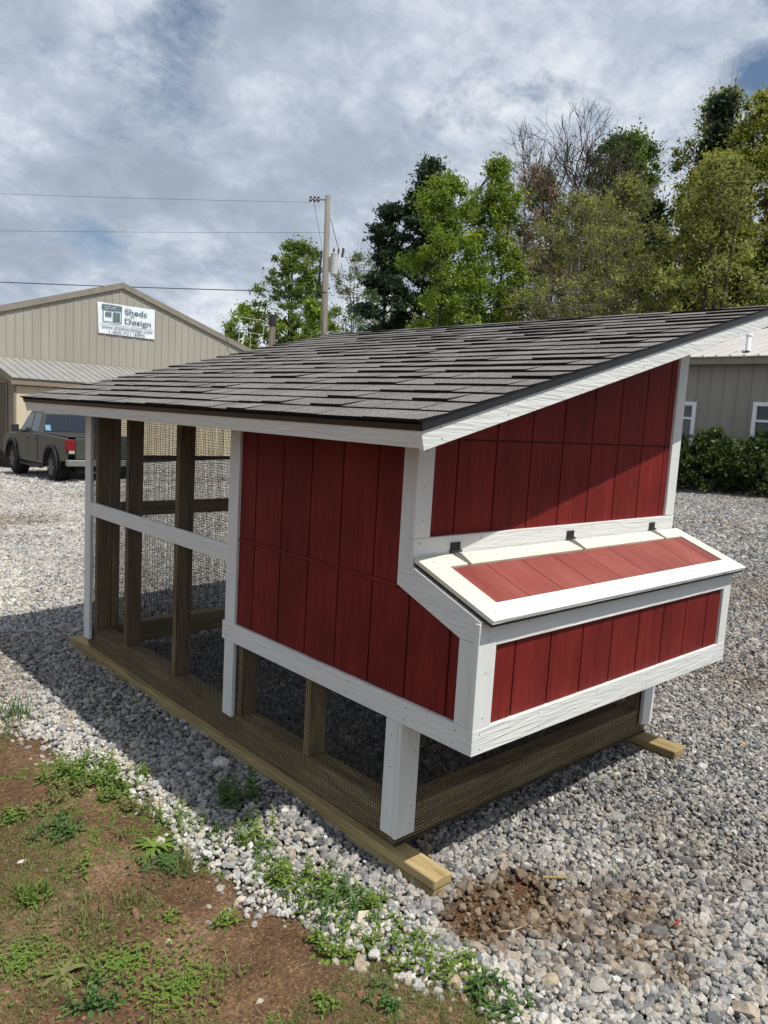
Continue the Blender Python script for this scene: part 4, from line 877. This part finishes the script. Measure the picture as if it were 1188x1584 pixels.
L_YEL = leafmat('yellow_green_leaf', (0.12, 0.15, 0.022), (0.36, 0.38, 0.065))
L_BUD = leafmat('reddish_bud', (0.34, 0.23, 0.14), (0.60, 0.46, 0.30))
L_DK = leafmat('dark_green_leaf', (0.04, 0.085, 0.014), (0.14, 0.22, 0.035))
L_HEDGE = leafmat('hedge_leaf', (0.018, 0.035, 0.010), (0.085, 0.115, 0.022), trans=.2, rough=.4)

def leaf_cloud(centres, sizes, per, leaf, r_, squash=1.0, elong=1.0, updir=None):
    """quads around clump centres; tone varies per clump and leaf"""
    n = len(centres); c = np.repeat(centres, per, 0); s = np.repeat(sizes, per)
    d = r_.normal(size=(n * per, 3)); d /= np.linalg.norm(d, axis=1)[:, None]; rad = np.minimum(np.abs(r_.normal(0, .52, n * per)) + .12 * r_.random(n * per), 1.3)
    pos = c + d * (rad * s)[:, None] * np.array([1, 1, squash])
    a = r_.normal(size=(n * per, 3)); a /= np.linalg.norm(a, axis=1)[:, None]
    b = np.cross(a, r_.normal(size=(n * per, 3))); b /= np.linalg.norm(b, axis=1)[:, None]
    h = leaf * np.clip(np.exp(r_.normal(0, .4, n * per)), .4, 1.5) * .5
    u = a * (h * elong)[:, None]; v = b * h[:, None]
    V = np.stack([pos - u, pos + v * .7, pos + u, pos - v * .7], 1).reshape(-1, 3)
    F = np.arange(n * per * 4).reshape(-1, 4)
    tone = np.clip(np.repeat(r_.uniform(.0, .9, n), per) + r_.normal(0, .15, n * per), 0, 1)
    return V, F, tone
def tree(name, x, y, top, label, mat, crown0, radius, nclump, per, leaf, seed, cat='tree', bark=BARK, clump=0.7, trunk=.16, lean=(0, 0), squash=.8, shape=None, elong=1.4, bare_twigs=3, group='trees behind the coop', base=None, stems=1):
    r_ = np.random.default_rng(seed); g0 = float(G(x, y)) - .2 if base is None else base
    H = top - g0; t = empty(name, (x, y, g0), label, cat, group)
    shape = shape or (lambda u: (math.sin(math.pi * min(1, .12 + u * .86)) ** .7))
    tb = MB(); lb_ = MB(); tops = []
    for k in range(stems):
        offx, offy = (0, 0) if stems == 1 else (r_.uniform(-.5, .5) * radius, r_.uniform(-.5, .5) * radius)
        n = 9; ph = r_.uniform(0, 6, 2); pts = [Vector((x + (offx + lean[0]) * (i / n) + .12 * math.sin(ph[0] + i * .8) * i / n, y + (offy + lean[1]) * (i / n) + .12 * math.sin(ph[1] + i * .9) * i / n, g0 + H * .93 * i / n)) for i in range(n + 1)]
        tb.tube(pts, [trunk * (1 - .88 * i / n) for i in range(n + 1)], 7); tops.append(pts)
    cs = []; sz = []
    for i in range(int(nclump * 1.25)):
        u = r_.random() ** .85; z = g0 + H * (crown0 + (1 - crown0) * u) ; rr_ = radius * shape(u) * (r_.random() ** .5) * (1 + .22 * math.sin(3 * u * 5 + seed)); a = r_.uniform(0, 2 * math.pi)
        cx_ = x + lean[0] * (z - g0) / H + rr_ * math.cos(a); cy_ = y + lean[1] * (z - g0) / H + rr_ * math.sin(a)
        cs.append((cx_, cy_, min(z, top - clump * .4))); sz.append(clump * r_.uniform(.55, 1.25))
        # limb from the trunk below the clump
        if i % 2 == 0 or bare_twigs > 3:
            pts = tops[i % stems]; zt = z - r_.uniform(.25, .75) * max(rr_, .5); f = np.clip((zt - g0) / (H * .93), .12, .97) * 9; k = int(f); p0 = pts[k].lerp(pts[min(k + 1, 9)], f - k)
            p2 = Vector(cs[-1]); p1 = p0.lerp(p2, .5) + Vector((0, 0, -.12 * rr_)) + Vector(r_.normal(0, .1, 3)) * rr_ * .5
            r0 = max(.022, trunk * .42 * (1 - f / 11)); lb_.tube([p0, p0.lerp(p1, .6), p1.lerp(p2, .35), p2], [r0, r0 * .75, r0 * .5, .010], 4, cap=False)
            for q_ in range(bare_twigs):
                e = p2 + Vector(r_.normal(0, .7, 3)) * sz[-1]; e.z += .2 * sz[-1]; s0 = p1.lerp(p2, r_.uniform(.2, 1)); mid_ = s0.lerp(e, .5) + Vector(r_.normal(0, .08, 3))
                lb_.tube([s0, mid_, e], [.014, .010, .005], 3, cap=False)
    tr_ = tb.build('trunk', bark, t); 
    if lb_.v: lb_.build('limbs', bark, t)
    if mat is not None:
        V, F, tone = leaf_cloud(np.array(cs), np.array(sz), int(per * 1.25), leaf * .80, r_, squash, elong)
        me = mesh_np('crown', V, F, {'tone': ('FACE', 'FLOAT', tone)}); link('crown', me, mat, t)
    return t
# --- the wood behind, left to right
tree('broadleaf_tree', 34.6, 49.4, 14.9, 'loose mid green tree left of the utility pole', L_MID, .45, 3.0, 110, 110, .20, 1, clump=.75, trunk=.2, stems=2)
tree('broadleaf_tree', 31.0, 50.6, 9.6, 'low bright green tree tops over the right eave of the warehouse', L_BRIGHT, .35, 2.6, 60, 110, .2, 2, clump=.8)
tree('broadleaf_tree', 33.2, 45.5, 9.9, 'bright low tree between the short post and the utility pole', L_BRIGHT, .3, 2.4, 70, 120, .2, 22, clump=.7)
tree('sapling_tree', 39.6, 47.6, 14.8, 'thin pale sparse tree just right of the utility pole', L_PALE, .4, 3.0, 80, 45, .16, 3, clump=.9, bark=BARKG, bare_twigs=5, trunk=.13, stems=2)
tree('sapling_tree', 36.5, 42.0, 11.2, 'small pale sapling in front of the dark pine foot', L_PALE, .3, 2.2, 60, 55, .15, 4, clump=.7, bark=BARKG, bare_twigs=4, trunk=.11, stems=2)
tree('pine_tree', 34.6, 35.2, 18.3, 'tall dark pine with layered clumps behind the bright green tree', L_PINE, .32, 3.4, 120, 230, .17, 5, clump=.85, squash=.5, elong=2.2, trunk=.24, shape=lambda u: (1 - u) ** .45 * (.75 + .35 * math.sin(u * 19)))
tree('pine_tree', 32.6, 36.6, 15.2, 'lower dark pine at the left edge of the wood', L_PINE, .25, 2.6, 80, 220, .17, 6, clump=.75, squash=.5, elong=2.2, trunk=.2, shape=lambda u: (1 - u) ** .5 * (.75 + .35 * math.sin(u * 17)))
tree('broadleaf_tree', 29.6, 28.6, 14.8, 'bright yellow-green tree in front of the tall dark pine', L_BRIGHT, .42, 2.2, 100, 150, .15, 7, clump=.7, trunk=.17)
tree('broadleaf_tree', 33.7, 28.5, 16.7, 'tall bright green tree with a thin airy top', L_BRIGHT, .28, 2.7, 150, 130, .16, 8, clump=.75, trunk=.18, shape=lambda u: (1 - u) ** .55 * 1.1, stems=2)
tree('budding_tree', 38.5, 29.5, 17.9, 'sparse tree in reddish tan bud right of the bright green ones', L_BUD, .4, 2.8, 90, 55, .13, 9, clump=.8, bark=BARKG, bare_twigs=5, stems=2)
def bare(x, y, top, seed, label, spread=2.6):
    r_ = np.random.default_rng(seed); g0 = float(G(x, y)); t = empty('bare_tree', (x, y, g0), label, 'tree', 'bare trees behind the coop')
    mb_ = MB(); H = top - g0
    tk = MB(); tk.tube([(x, y, g0), (x + .1, y, g0 + H * .3), (x, y + .1, g0 + H * .62)], [.2, .14, .08], 7); tk.build('trunk', BARKD, t)
    def grow(p, d, ln, r, dep):
        q = p + d * ln; m_ = p.lerp(q, .5) + Vector(r_.normal(0, .06, 3)) * ln; mb_.tube([p, m_, q], [r, r * .85, r * .65], 4, cap=False)
        if dep == 0: return
        for k in range(3 if dep > 1 else 4):
            nd = (d + Vector(r_.normal(0, .42, 3)) + Vector((0, 0, .12))).normalized(); grow(p.lerp(q, r_.uniform(.55, 1)), nd, ln * r_.uniform(.62, .86), max(r * .66, .014), dep - 1)
    for k in range(5):
        a = r_.uniform(0, 6.28); d = Vector((math.cos(a) * .38, math.sin(a) * .38, 1)).normalized(); grow(Vector((x, y, g0 + H * r_.uniform(.45, .62))), d, H * .135, .06, 4)
    mb_.build('limbs', BARKD, t)
bare(41.1, 27.2, 23.6, 11, 'bare grey tree with fine twigs against the sky, taller one')
bare(37.8, 27.3, 20.2, 12, 'bare grey tree with fine twigs, lower left one')
tree('broadleaf_tree', 47.9, 29.2, 22.0, 'dense dark green rounded tree behind the bare branches', L_DK, .4, 4.1, 170, 200, .2, 13, clump=1.0, trunk=.25)
tree('broadleaf_tree', 33.6, 22.6, 13.9, 'olive thicket tree with tangled grey branches in mid wood', L_OLIVE, .22, 3.3, 150, 75, .12, 14, clump=.75, bark=BARKG, bare_twigs=6, trunk=.14, stems=4)
tree('broadleaf_tree', 37.5, 22.4, 15.6, 'second olive thicket tree with pale twigs, right of the first', L_OLIVE, .25, 3.0, 130, 85, .13, 15, clump=.75, bark=BARKG, bare_twigs=6, trunk=.14, stems=3)
tree('broadleaf_tree', 48.2, 22.6, 23.6, 'tall olive-yellow tree with spreading top left of the dark spire', L_OLIVE, .35, 3.0, 150, 130, .17, 16, clump=.9, trunk=.24, stems=2)
tree('pine_tree', 44.6, 20.8, 21.6, 'narrow dark evergreen spire among the olive trees', L_PINE, .3, 2.4, 120, 190, .17, 17, clump=.8, squash=.6, elong=2, trunk=.22, shape=lambda u: (1 - u) ** .6)
tree('broadleaf_tree', 43.3, 17.2, 20.6, 'big yellow-green tree at the right edge of the photo', L_YEL, .3, 3.9, 220, 150, .16, 18, clump=.85, trunk=.25, stems=2)
tree('broadleaf_tree', 47.5, 14.0, 22.8, 'tallest yellow-green tree, cut by the right edge', L_YEL, .3, 4.2, 180, 140, .18, 19, clump=1.0, trunk=.27)
tree('broadleaf_tree', 36.6, 16.6, 15.2, 'olive green tree low in front of the big yellow-green one', L_OLIVE, .2, 3.0, 120, 120, .15, 20, clump=.8, trunk=.18, stems=3)
tree('understory_tree', 37.8, 34.2, 12.4, 'dark understory tree below the airy bright green one', L_DK, .2, 2.8, 90, 130, .18, 23, clump=.9)
tree('understory_tree', 41.5, 29.8, 13.0, 'dark understory tree below the reddish budding tree', L_MID, .2, 3.0, 100, 130, .18, 24, clump=.9)
tree('understory_tree', 44.2, 24.8, 16.0, 'dark understory tree in the shade of mid wood', L_DK, .2, 3.2, 130, 150, .18, 25, clump=.9)
tree('understory_tree', 45.5, 20.0, 14.0, 'dark understory tree under the evergreen spire', L_DK, .2, 3.2, 120, 150, .18, 26, clump=.9)
tree('understory_tree', 43.8, 14.6, 14.5, 'dark understory tree low at the right edge', L_DK, .2, 3.2, 120, 150, .18, 27, clump=.9)
tree('understory_tree', 32.6, 31.0, 9.6, 'dark low tree just above the roof ridge under the bright trees', L_MID, .2, 2.4, 80, 120, .15, 28, clump=.8)
tree('understory_tree', 37.2, 39.6, 10.4, 'low olive tree at the left foot of the wood', L_OLIVE, .2, 2.2, 70, 90, .15, 29, clump=.8, bare_twigs=4)

tree('broadleaf_tree', 40.8, 30.6, 18.0, 'mid green tree filling behind the reddish budding tree', L_MID, .3, 3.0, 120, 110, .17, 41, clump=.9)
tree('broadleaf_tree', 40.5, 25.2, 15.2, 'yellow-green tree in mid wood above the olive thicket', L_YEL, .3, 2.8, 120, 90, .15, 42, clump=.8, bark=BARKG, bare_twigs=5, stems=2)

tree('broadleaf_tree', 41.0, 19.0, 17.0, 'yellow-green tree in front of the evergreen spire', L_YEL, .3, 3.0, 140, 110, .15, 44, clump=.8, stems=2)

# --- hedge shrubs in front of the right building
def shrub(x, y, r, h, seed, label):
    r_ = np.random.default_rng(seed); g0 = float(G(x, y)) - .03; t = empty('hedge_shrub', (x, y, g0), label, 'shrub', 'hedge shrubs along the grey building')
    cs = []; sz = []
    for i in range(170):
        a = r_.uniform(0, 6.28); v = r_.uniform(0, 1); el = math.acos(1 - v); k = r_.uniform(.72, 1.0)
        cs.append((x + r * k * math.sin(el) * math.cos(a) * (1 + .12 * math.sin(3 * a + seed)), y + r * k * math.sin(el) * math.sin(a), g0 + .05 + (h - .15) * (k * (math.cos(el)) * .55 + .45 * r_.random() if v > .5 else k * math.cos(el)) )); sz.append(r_.uniform(.10, .2))
    V, F, tone = leaf_cloud(np.array(cs), np.array(sz), 130, .06, r_, .9, 1.3)
    link('crown', mesh_np('crown', V, F, {'tone': ('FACE', 'FLOAT', tone)}), L_HEDGE, t)
    st_ = MB()
    for k in range(7):
        a = r_.uniform(0, 6.28); st_.tube([(x + .1 * math.cos(a), y + .1 * math.sin(a), g0), (x + r * .7 * math.cos(a), y + r * .7 * math.sin(a), g0 + h * .7)], [.02, .008], 5)
    st_.build('stems', BARK, t)
shrub(14.35, 6.6, .75, 1.52, 31, 'rounded hedge shrub under the small window, next to the coop wall')
shrub(14.45, 5.55, .78, 1.50, 32, 'rounded hedge shrub between the two windows')
shrub(14.55, 4.45, .80, 1.42, 33, 'hedge shrub under the right window at the photo edge')
shrub(14.6, 3.2, .85, 1.5, 34, 'hedge shrub further right along the grey building')
shrub(14.3, 7.9, .8, 1.5, 35, 'hedge shrub hidden mostly behind the coop wall')

# ------------------------------------------------------------------ weeds in the clay
W_GREEN = leafmat('weed_leaf', (0.08, 0.135, 0.026), (0.20, 0.285, 0.058), trans=.3, rough=.45)
W_DEEP = leafmat('deep_green_weed_leaf', (0.045, 0.10, 0.028), (0.11, 0.19, 0.055), trans=.25, rough=.45)
W_DRY = leafmat('dry_weed_leaf', (0.11, 0.125, 0.035), (0.24, 0.225, 0.10), trans=.25)
class Leaves:
    def __init__(s): s.v = []; s.f = []; s.t = []
    def blade(s, p, d, ln, w, droop, tone, n=3, fold=.25):
        """leaf strip from p along d with width profile, drooping"""
        p = Vector(p); d = Vector(d).normalized(); side = d.cross(Vector((0, 0, 1)));
        if side.length < .1: side = Vector((1, 0, 0))
        side.normalize(); b = len(s.v)
        for i in range(n + 1):
            u = i / n; ww = w * (math.sin(math.pi * min(.98, .12 + .86 * u)) ** .8) * .5
            c = p + d * ln * u + Vector((0, 0, -droop * ln * u * u)); nrm = side.cross(d)
            s.v += [tuple(c - side * ww + nrm * abs(ww) * fold), tuple(c), tuple(c + side * ww + nrm * abs(ww) * fold)]
        for i in range(n):
            a = b + i * 3; s.f += [(a, a + 1, a + 4, a + 3), (a + 1, a + 2, a + 5, a + 4)]; s.t += [tone, tone]
    def mesh(s, name): return mesh_np(name, np.array(s.v), np.array(s.f), {'tone': ('FACE', 'FLOAT', np.array(s.t))})
def gh(x, y):
    d = float(dirt_d(x, y)); return float(G(x, y)) - .010 + .016 * min(max(d * 5, 0), 1) + 0.022 * float(fnoise(x, y, 4, 1)) + .012 * float(fnoise(x, y, 13, 2)) + 0.016 * float(fnoise(x, y, 1.6, 9))
def w_leafy(L_, x, y, r_, n, h, leaf):   # upright leafy stems
    for k in range(int(n * 1.45)):
        a = r_.uniform(0, 6.28); rd = r_.uniform(0, 1) ** .55 * (h * .45 + .0042 * n); bx, by = x + rd * math.cos(a), y + rd * math.sin(a); bz = gh(bx, by)
        hh = h * r_.uniform(.5, 1.1); tx, ty = r_.normal(0, .22, 2); nn = int(5 + hh / .014)
        for i in range(nn):
            u = (i + .5) / nn; ang = i * 2.4 + a; c = Vector((bx + tx * hh * u, by + ty * hh * u, bz + hh * u))
            ll = leaf * (1.15 - .65 * u) * r_.uniform(.75, 1.2)
            L_.blade(c, (math.cos(ang), math.sin(ang), .25 + .9 * u), ll, ll * .32, .4, float(np.clip(r_.uniform(.1, .8) + .25 * u, 0, 1)))
        L_.blade((bx, by, bz), (tx, ty, 1), hh, .004, 0, .2, n=2)
def w_rosette(L_, x, y, r_, n, leaf, wide=.28):
    z = gh(x, y) + .004
    for i in range(n):
        a = i * 2.4 + r_.uniform(-.3, .3); up__ = r_.uniform(.15, 1.0) * (1 - .4 * i / n) + .15; ll = leaf * r_.uniform(.6, 1.1)
        L_.blade((x, y, z), (math.cos(a), math.sin(a), up__), ll, ll * wide, .55, float(r_.uniform(.2, 1)), n=4)
def w_grass(L_, x, y, r_, n, h, spread):
    for i in range(n):
        a = r_.uniform(0, 6.28); rd = r_.random() * spread; bx, by = x + rd * math.cos(a), y + rd * math.sin(a)
        L_.blade((bx, by, gh(bx, by)), (r_.normal(0, .35), r_.normal(0, .35), 1), h * r_.uniform(.4, 1.1), .0032, r_.uniform(0, .5), float(r_.uniform(0, 1)), n=3)
def w_mat(L_, x, y, r_, n, spread, leaf):
    for i in range(n):
        a = r_.uniform(0, 6.28); rd = abs(r_.normal(0, .5)) * spread; bx, by = x + rd * math.cos(a) * 1.3, y + rd * math.sin(a); zz = gh(bx, by) + r_.uniform(.004, .022)
        for k in range(3):
            b_ = a + k * 2.1; ll = leaf * r_.uniform(.6, 1.2); L_.blade((bx, by, zz), (math.cos(b_), math.sin(b_), .3), ll, ll * .7, .3, float(r_.uniform(.1, 1)), n=2)
weeds = [
 ('l', -.62, 1.30, 26, .10, .045, W_GREEN, 'largest leafy weed clump at the gravel edge, left of the coop shadow'),
 ('l', -.50, 1.16, 14, .09, .04, W_GREEN, 'leafy weed clump right beside the largest one at the shadow edge'),
 ('l', -.74, 1.16, 12, .06, .03, W_DRY, 'low dull weed clump left of the largest leafy clump'),
 ('l', -.226, .70, 9, .13, .055, W_DEEP, 'dark upright weed standing in the coop shadow by the skid'),
 ('l', -.30, .43, 9, .10, .042, W_GREEN, 'upright weed in sunlit gravel just below the shadowed weed'),
 ('l', -.33, .30, 10, .07, .03, W_DEEP, 'feathery low weed below the upright one at the clay edge'),
 ('l', -.33, .10, 20, .10, .042, W_GREEN, 'bushy weed clump at the clay and gravel edge, mid foreground'),
 ('l', -.29, -.02, 18, .09, .04, W_DEEP, 'dense dark bushy weed beside the mid foreground clump'),
 ('r', -.626, .60, 26, .11, .15, W_GREEN, 'broad-leaved rosette weed with long drooping leaves on the clay'),
 ('l', -.50, .78, 16, .06, .03, W_GREEN, 'low weed strip between the rosette and the big clump'),
 ('l', -.55, .92, 14, .055, .028, W_DRY, 'dull low weeds along the gravel edge above the rosette'),
 ('l', -.86, .88, 18, .06, .03, W_DEEP, 'round low weed tuft alone on clay left of the rosette'),
 ('g', -.66, 2.10, 160, .17, .10, W_DEEP, 'tall blue-green grass tuft at the left edge near the shadow'),
 ('g', -.70, 2.0, 60, .10, .12, W_DRY, 'short dry grass at the foot of the tall tuft'),
 ('g', -1.08, .58, 90, .12, .07, W_GREEN, 'grass tuft near the left edge of the clay'),
 ('l', -1.05, .56, 8, .05, .03, W_GREEN, 'small leafy weed at the foot of the left grass tuft'),
 ('g', -.83, .36, 60, .07, .05, W_DRY, 'pale dry grass star on bare clay'),
 ('l', -.752, .20, 4, .03, .030, W_GREEN, 'small bright flat weed alone on bare clay'),
 ('l', -.62, .09, 4, .05, .036, W_GREEN, 'small star-shaped weed at the centre of the bare clay'),
 ('m', -.87, -.06, 420, .15, .0095, W_GREEN, 'clover-like green mat at the bottom left of the clay'),
 ('m', -.95, .12, 420, .16, .009, W_GREEN, 'clover-like green mat above the bottom one'),
 ('m', -1.18, .30, 380, .14, .009, W_GREEN, 'green mat by the left frame edge, low'),
 ('r', -1.10, .18, 18, .085, .2, W_DRY, 'pale spiky rosette at the bottom left'),
 ('l', -1.06, .03, 12, .05, .03, W_DEEP, 'dark small weeds at the bottom left edge'),
 ('l', -.40, -.20, 12, .07, .036, W_GREEN, 'upright leafy weed below the bushy foreground clump'),
 ('l', -.25, -.20, 10, .07, .034, W_GREEN, 'thin weed in stones right of the bushy foreground clump'),
 ('l', -.20, -.10, 9, .08, .034, W_GREEN, 'slender weed in gravel near the near skid end'),
 ('l', -.26, -.37, 16, .07, .034, W_GREEN, 'leafy weed at the gravel edge below the skid end'),
 ('l', -.225, -.50, 12, .07, .04, W_GREEN, 'weed next to the dark rounded stone'),
 ('l', -.20, -.66, 14, .07, .036, W_DEEP, 'weed at the bottom edge among large stones'),
 ('r', -.13, -.76, 10, .09, .2, W_GREEN, 'long-leaved weed cut by the bottom edge'),
 ('l', -.60, -.36, 5, .03, .03, W_GREEN, 'tiny bright weed on wet clay at the bottom'),
 ('l', -.46, -.46, 7, .045, .03, W_DEEP, 'small dark weed at the bottom centre of the clay'),
 ('g', -.60, .40, 40, .16, .05, W_DRY, 'thin dry stems standing between clay and gravel'),
 ('l', -.97, 1.10, 9, .05, .035, W_GREEN, 'small weed by the left edge above the clay patch'),
 ('m', -.62, .50, 500, .14, .009, W_DEEP, 'dark low mat below the long-leaved rosette'),
 ('l', -.40, .52, 12, .06, .03, W_DEEP, 'low weeds in the gravel edge between the rosette and the upright weed'),
 ('l', -.47, .66, 14, .055, .028, W_GREEN, 'low leafy weeds just right of the long-leaved rosette'),
 ('l', -.56, 1.04, 14, .06, .03, W_GREEN, 'weeds joining the largest clump to the clay edge below'),
 ('g', -.52, .86, 70, .08, .08, W_DRY, 'dry grass at the gravel edge above the long-leaved rosette'),
 ('l', -.37, .22, 12, .06, .03, W_GREEN, 'weeds at the clay edge above the bushy foreground clump'),
 ('g', -.38, .02, 50, .09, .07, W_GREEN, 'grass blades in front of the dense dark bushy weed'),
 ('l', -.26, -.10, 12, .08, .036, W_GREEN, 'leafy weed between the bushy clump and the slender one'),
 ('l', -.30, -.28, 10, .055, .03, W_GREEN, 'low weed at the clay edge left of the stones below the skid'),
 ('g', -.23, -.44, 50, .08, .06, W_GREEN, 'grass among stones above the dark rounded stone'),
 ('g', -.98, .36, 80, .07, .09, W_DRY, 'short dry grass in the middle left of the clay'),
 ('g', -.80, -.10, 70, .07, .09, W_DRY, 'dry grass within the bottom green mat'),
 ('g', -.70, .72, 60, .06, .07, W_DRY, 'sparse dry grass left of the long-leaved rosette'),
 ('l', -.80, 1.08, 14, .05, .028, W_DRY, 'dull low weeds between the left tuft and the big clump'),
 ('l', -.90, .62, 8, .045, .026, W_GREEN, 'small weed alone on clay below the round tuft'),
 ('g', -.05, 5.2, 120, .18, .3, W_DRY, 'grass at the far left edge beside the gravel'),
]
for i, (k, x, y, n, a, b, mat, lab) in enumerate(weeds):
    r_ = np.random.default_rng(500 + i); L_ = Leaves()
    if k == 'l': w_leafy(L_, x, y, r_, n, a, b); nm = 'weed_plant'
    elif k == 'r': w_rosette(L_, x, y, r_, n, a, b); nm = 'rosette_weed'
    elif k == 'g': w_grass(L_, x, y, r_, n, a, b); nm = 'grass_tuft'
    else: w_mat(L_, x, y, r_, n, a, b); nm = 'clover_mat'
    o = link(nm, L_.mesh(nm), mat); tag(o, lab, 'grass' if k == 'g' else 'weed', 'weeds on the clay strip')
# sparse ground cover and straw over the clay
def cover_shape(seed, kind):
    r_ = np.random.default_rng(seed); L_ = Leaves()
    if kind == 'sprig':
        for i in range(9): a = i * 2.4; L_.blade((r_.normal(0, .25), r_.normal(0, .25), .05), (math.cos(a), math.sin(a), r_.uniform(.1, 1.4)), r_.uniform(.4, 1.0), .28, .3, float(r_.uniform(0, 1)), n=2)
    elif kind == 'grass':
        for i in range(12): L_.blade((r_.normal(0, .3), r_.normal(0, .3), 0), (r_.normal(0, .6), r_.normal(0, .6), 1), r_.uniform(.5, 1.5), .09, .4, float(r_.uniform(0, 1)), n=2)
    else:
        for i in range(2): a = r_.uniform(0, 6.28); L_.blade((r_.normal(0, .2), r_.normal(0, .2), .03), (math.cos(a), math.sin(a), .08), r_.uniform(1, 2), .07, .05, float(r_.uniform(.4, 1)), n=1)
    return L_.mesh('cover')
def cover_points(n, patch, thr, lo=.02):
    x = rng.uniform(-1.7, .2, n); y = rng.uniform(-1.2, 3.4, n); d = dirt_d(x, y)
    p = fnoise(x, y, 2.2, patch) + .6 * fnoise(x, y, 6, patch + 1); ok = (d > lo) & (p > thr) & in_view(x, y, .6, .6)[0]
    x, y = x[ok], y[ok]; z = G(x, y) - .012 + .016 * np.clip(dirt_d(x, y) * 5, 0, 1) + 0.022 * fnoise(x, y, 4, 1) + .014 * fnoise(x, y, 13, 2) + 0.016 * fnoise(x, y, 1.6, 9)
    return np.stack([x, y, z], 1)
def cover(name, n, patch, thr, s, kind, mat, lo=.02, label=None):
    p = cover_points(n, patch, thr, lo); k = len(p); sc = s * np.exp(rng.normal(0, .3, k))
    o = scatter(name, p, np.stack([rng.normal(0, .15, k), rng.normal(0, .15, k), rng.uniform(0, 6.28, k)], 1), np.stack([sc, sc, sc], 1), rng.integers(0, 4, k), [cover_shape(700 + patch * 9 + i, kind) for i in range(4)], mat, [])
    return o
cover('ground_cover', 70000, 21, .09, .0095, 'sprig', W_GREEN)
cover('low_grass', 80000, 31, .03, .014, 'grass', W_DRY)
STRAW = leafmat('dry_straw', (0.28, 0.22, 0.12), (0.50, 0.42, 0.26), trans=.1)
cover('straw_litter', 20000, 41, -.35, .014, 'straw', STRAW, lo=-.02)
# soil crumbs and pebbles on the clay
p = cover_points(26000, 51, -.6, -.01); k = len(p); sc = .0027 * np.exp(rng.normal(0, .6, k))
SOIL = mat_noise('clay_crumb', (0.10, 0.052, 0.028), (0.24, 0.15, 0.09), nscale=3, rough=.95, rnd=.35)
scatter('clay_crumbs', p, rng.uniform(0, 6.28, (k, 3)), np.stack([sc * 1.2, sc, sc * .8], 1), rng.integers(0, 4, k), [stone_mesh(60 + i, .1) for i in range(4)], SOIL, [])

# ------------------------------------------------------------------ singled-out stones and scraps
def rock(x, y, s, seed, c1, c2, label, sz=(1.2, 1, .8), rz=0.0, lift=.4):
    me = stone_mesh(seed, .04, .75, True); me.name = 'stone'; o = link('stone', me, mat_noise('stone_%d' % seed, c1, c2, nscale=2.2, rough=.85, bump=.4, bscale=6, bdist=.05))
    o.location = (x, y, float(G(x, y)) + s * lift); o.scale = (s * sz[0], s * sz[1], s * sz[2]); o.rotation_euler.z = rz; tag(o, label, 'stone'); return o
rock(2.19, -.335, .022, 201, (.36, .25, .13), (.46, .33, .19), 'single rounded tan stone lying on grey gravel at the right', (1.1, 1, .95), lift=.8)
rock(-.135, -.505, .030, 202, (.10, .11, .12), (.17, .18, .19), 'rounded dark grey stone at the gravel edge among weeds', (1.1, 1, .8))
rock(-.10, -.585, .026, 203, (.42, .38, .31), (.55, .50, .42), 'pale rounded stone below the dark grey one')
rock(-.03, -.70, .030, 204, (.34, .27, .19), (.48, .40, .30), 'large tan stone at the bottom edge of the photo')
rock(.07, -.80, .030, 205, (.28, .26, .23), (.40, .37, .33), 'large grey stone at the bottom edge, right of the tan one')
rock(-.36, -.30, .021, 206, (.42, .41, .38), (.55, .53, .50), 'pale angular stone lying on the wet clay edge')
rock(-1.02, .80, .014, 207, (.55, .52, .47), (.66, .63, .58), 'small white stone by the left frame edge on clay')
tw = MB().tube([(.02, -.47, -.052), (.05, -.50, -.047), (.10, -.505, -.05)], [.0035, .003, .002], 5).build('twig', mat_noise('twig_bark', (.25, .17, .09), (.36, .26, .15), nscale=20, rough=.8)); tag(tw, 'thin brown twig on the muddy gravel below the skid end', 'twig')
sc_ = MB().box(.510, .540, -.814, -.808, -.052, -.048).build('plastic_scrap', mat_noise('red_plastic', (.30, .02, .02), (.38, .035, .03), nscale=9, rough=.4)); sc_.rotation_euler.z = 0; tag(sc_, 'small red scrap lying in the gravel at the right', 'scrap')
for (x, y, a, l_, lab) in [(.19, .02, .9, .09, 'splinter of wood in the shade beside the near skid'), (.42, -.42, -.6, .06, 'pale wood chip on brown-stained gravel')]:
    o = MB().box(-l_, l_, -.005, .005, 0, .004).build('wood_chip', PTY); o.location = (x, y, float(G(x, y)) + .012); o.rotation_euler = (.1, .05, a); tag(o, lab, 'wood chip')
for o in list(bpy.data.objects):
    if '_local' in o: del o['_local']
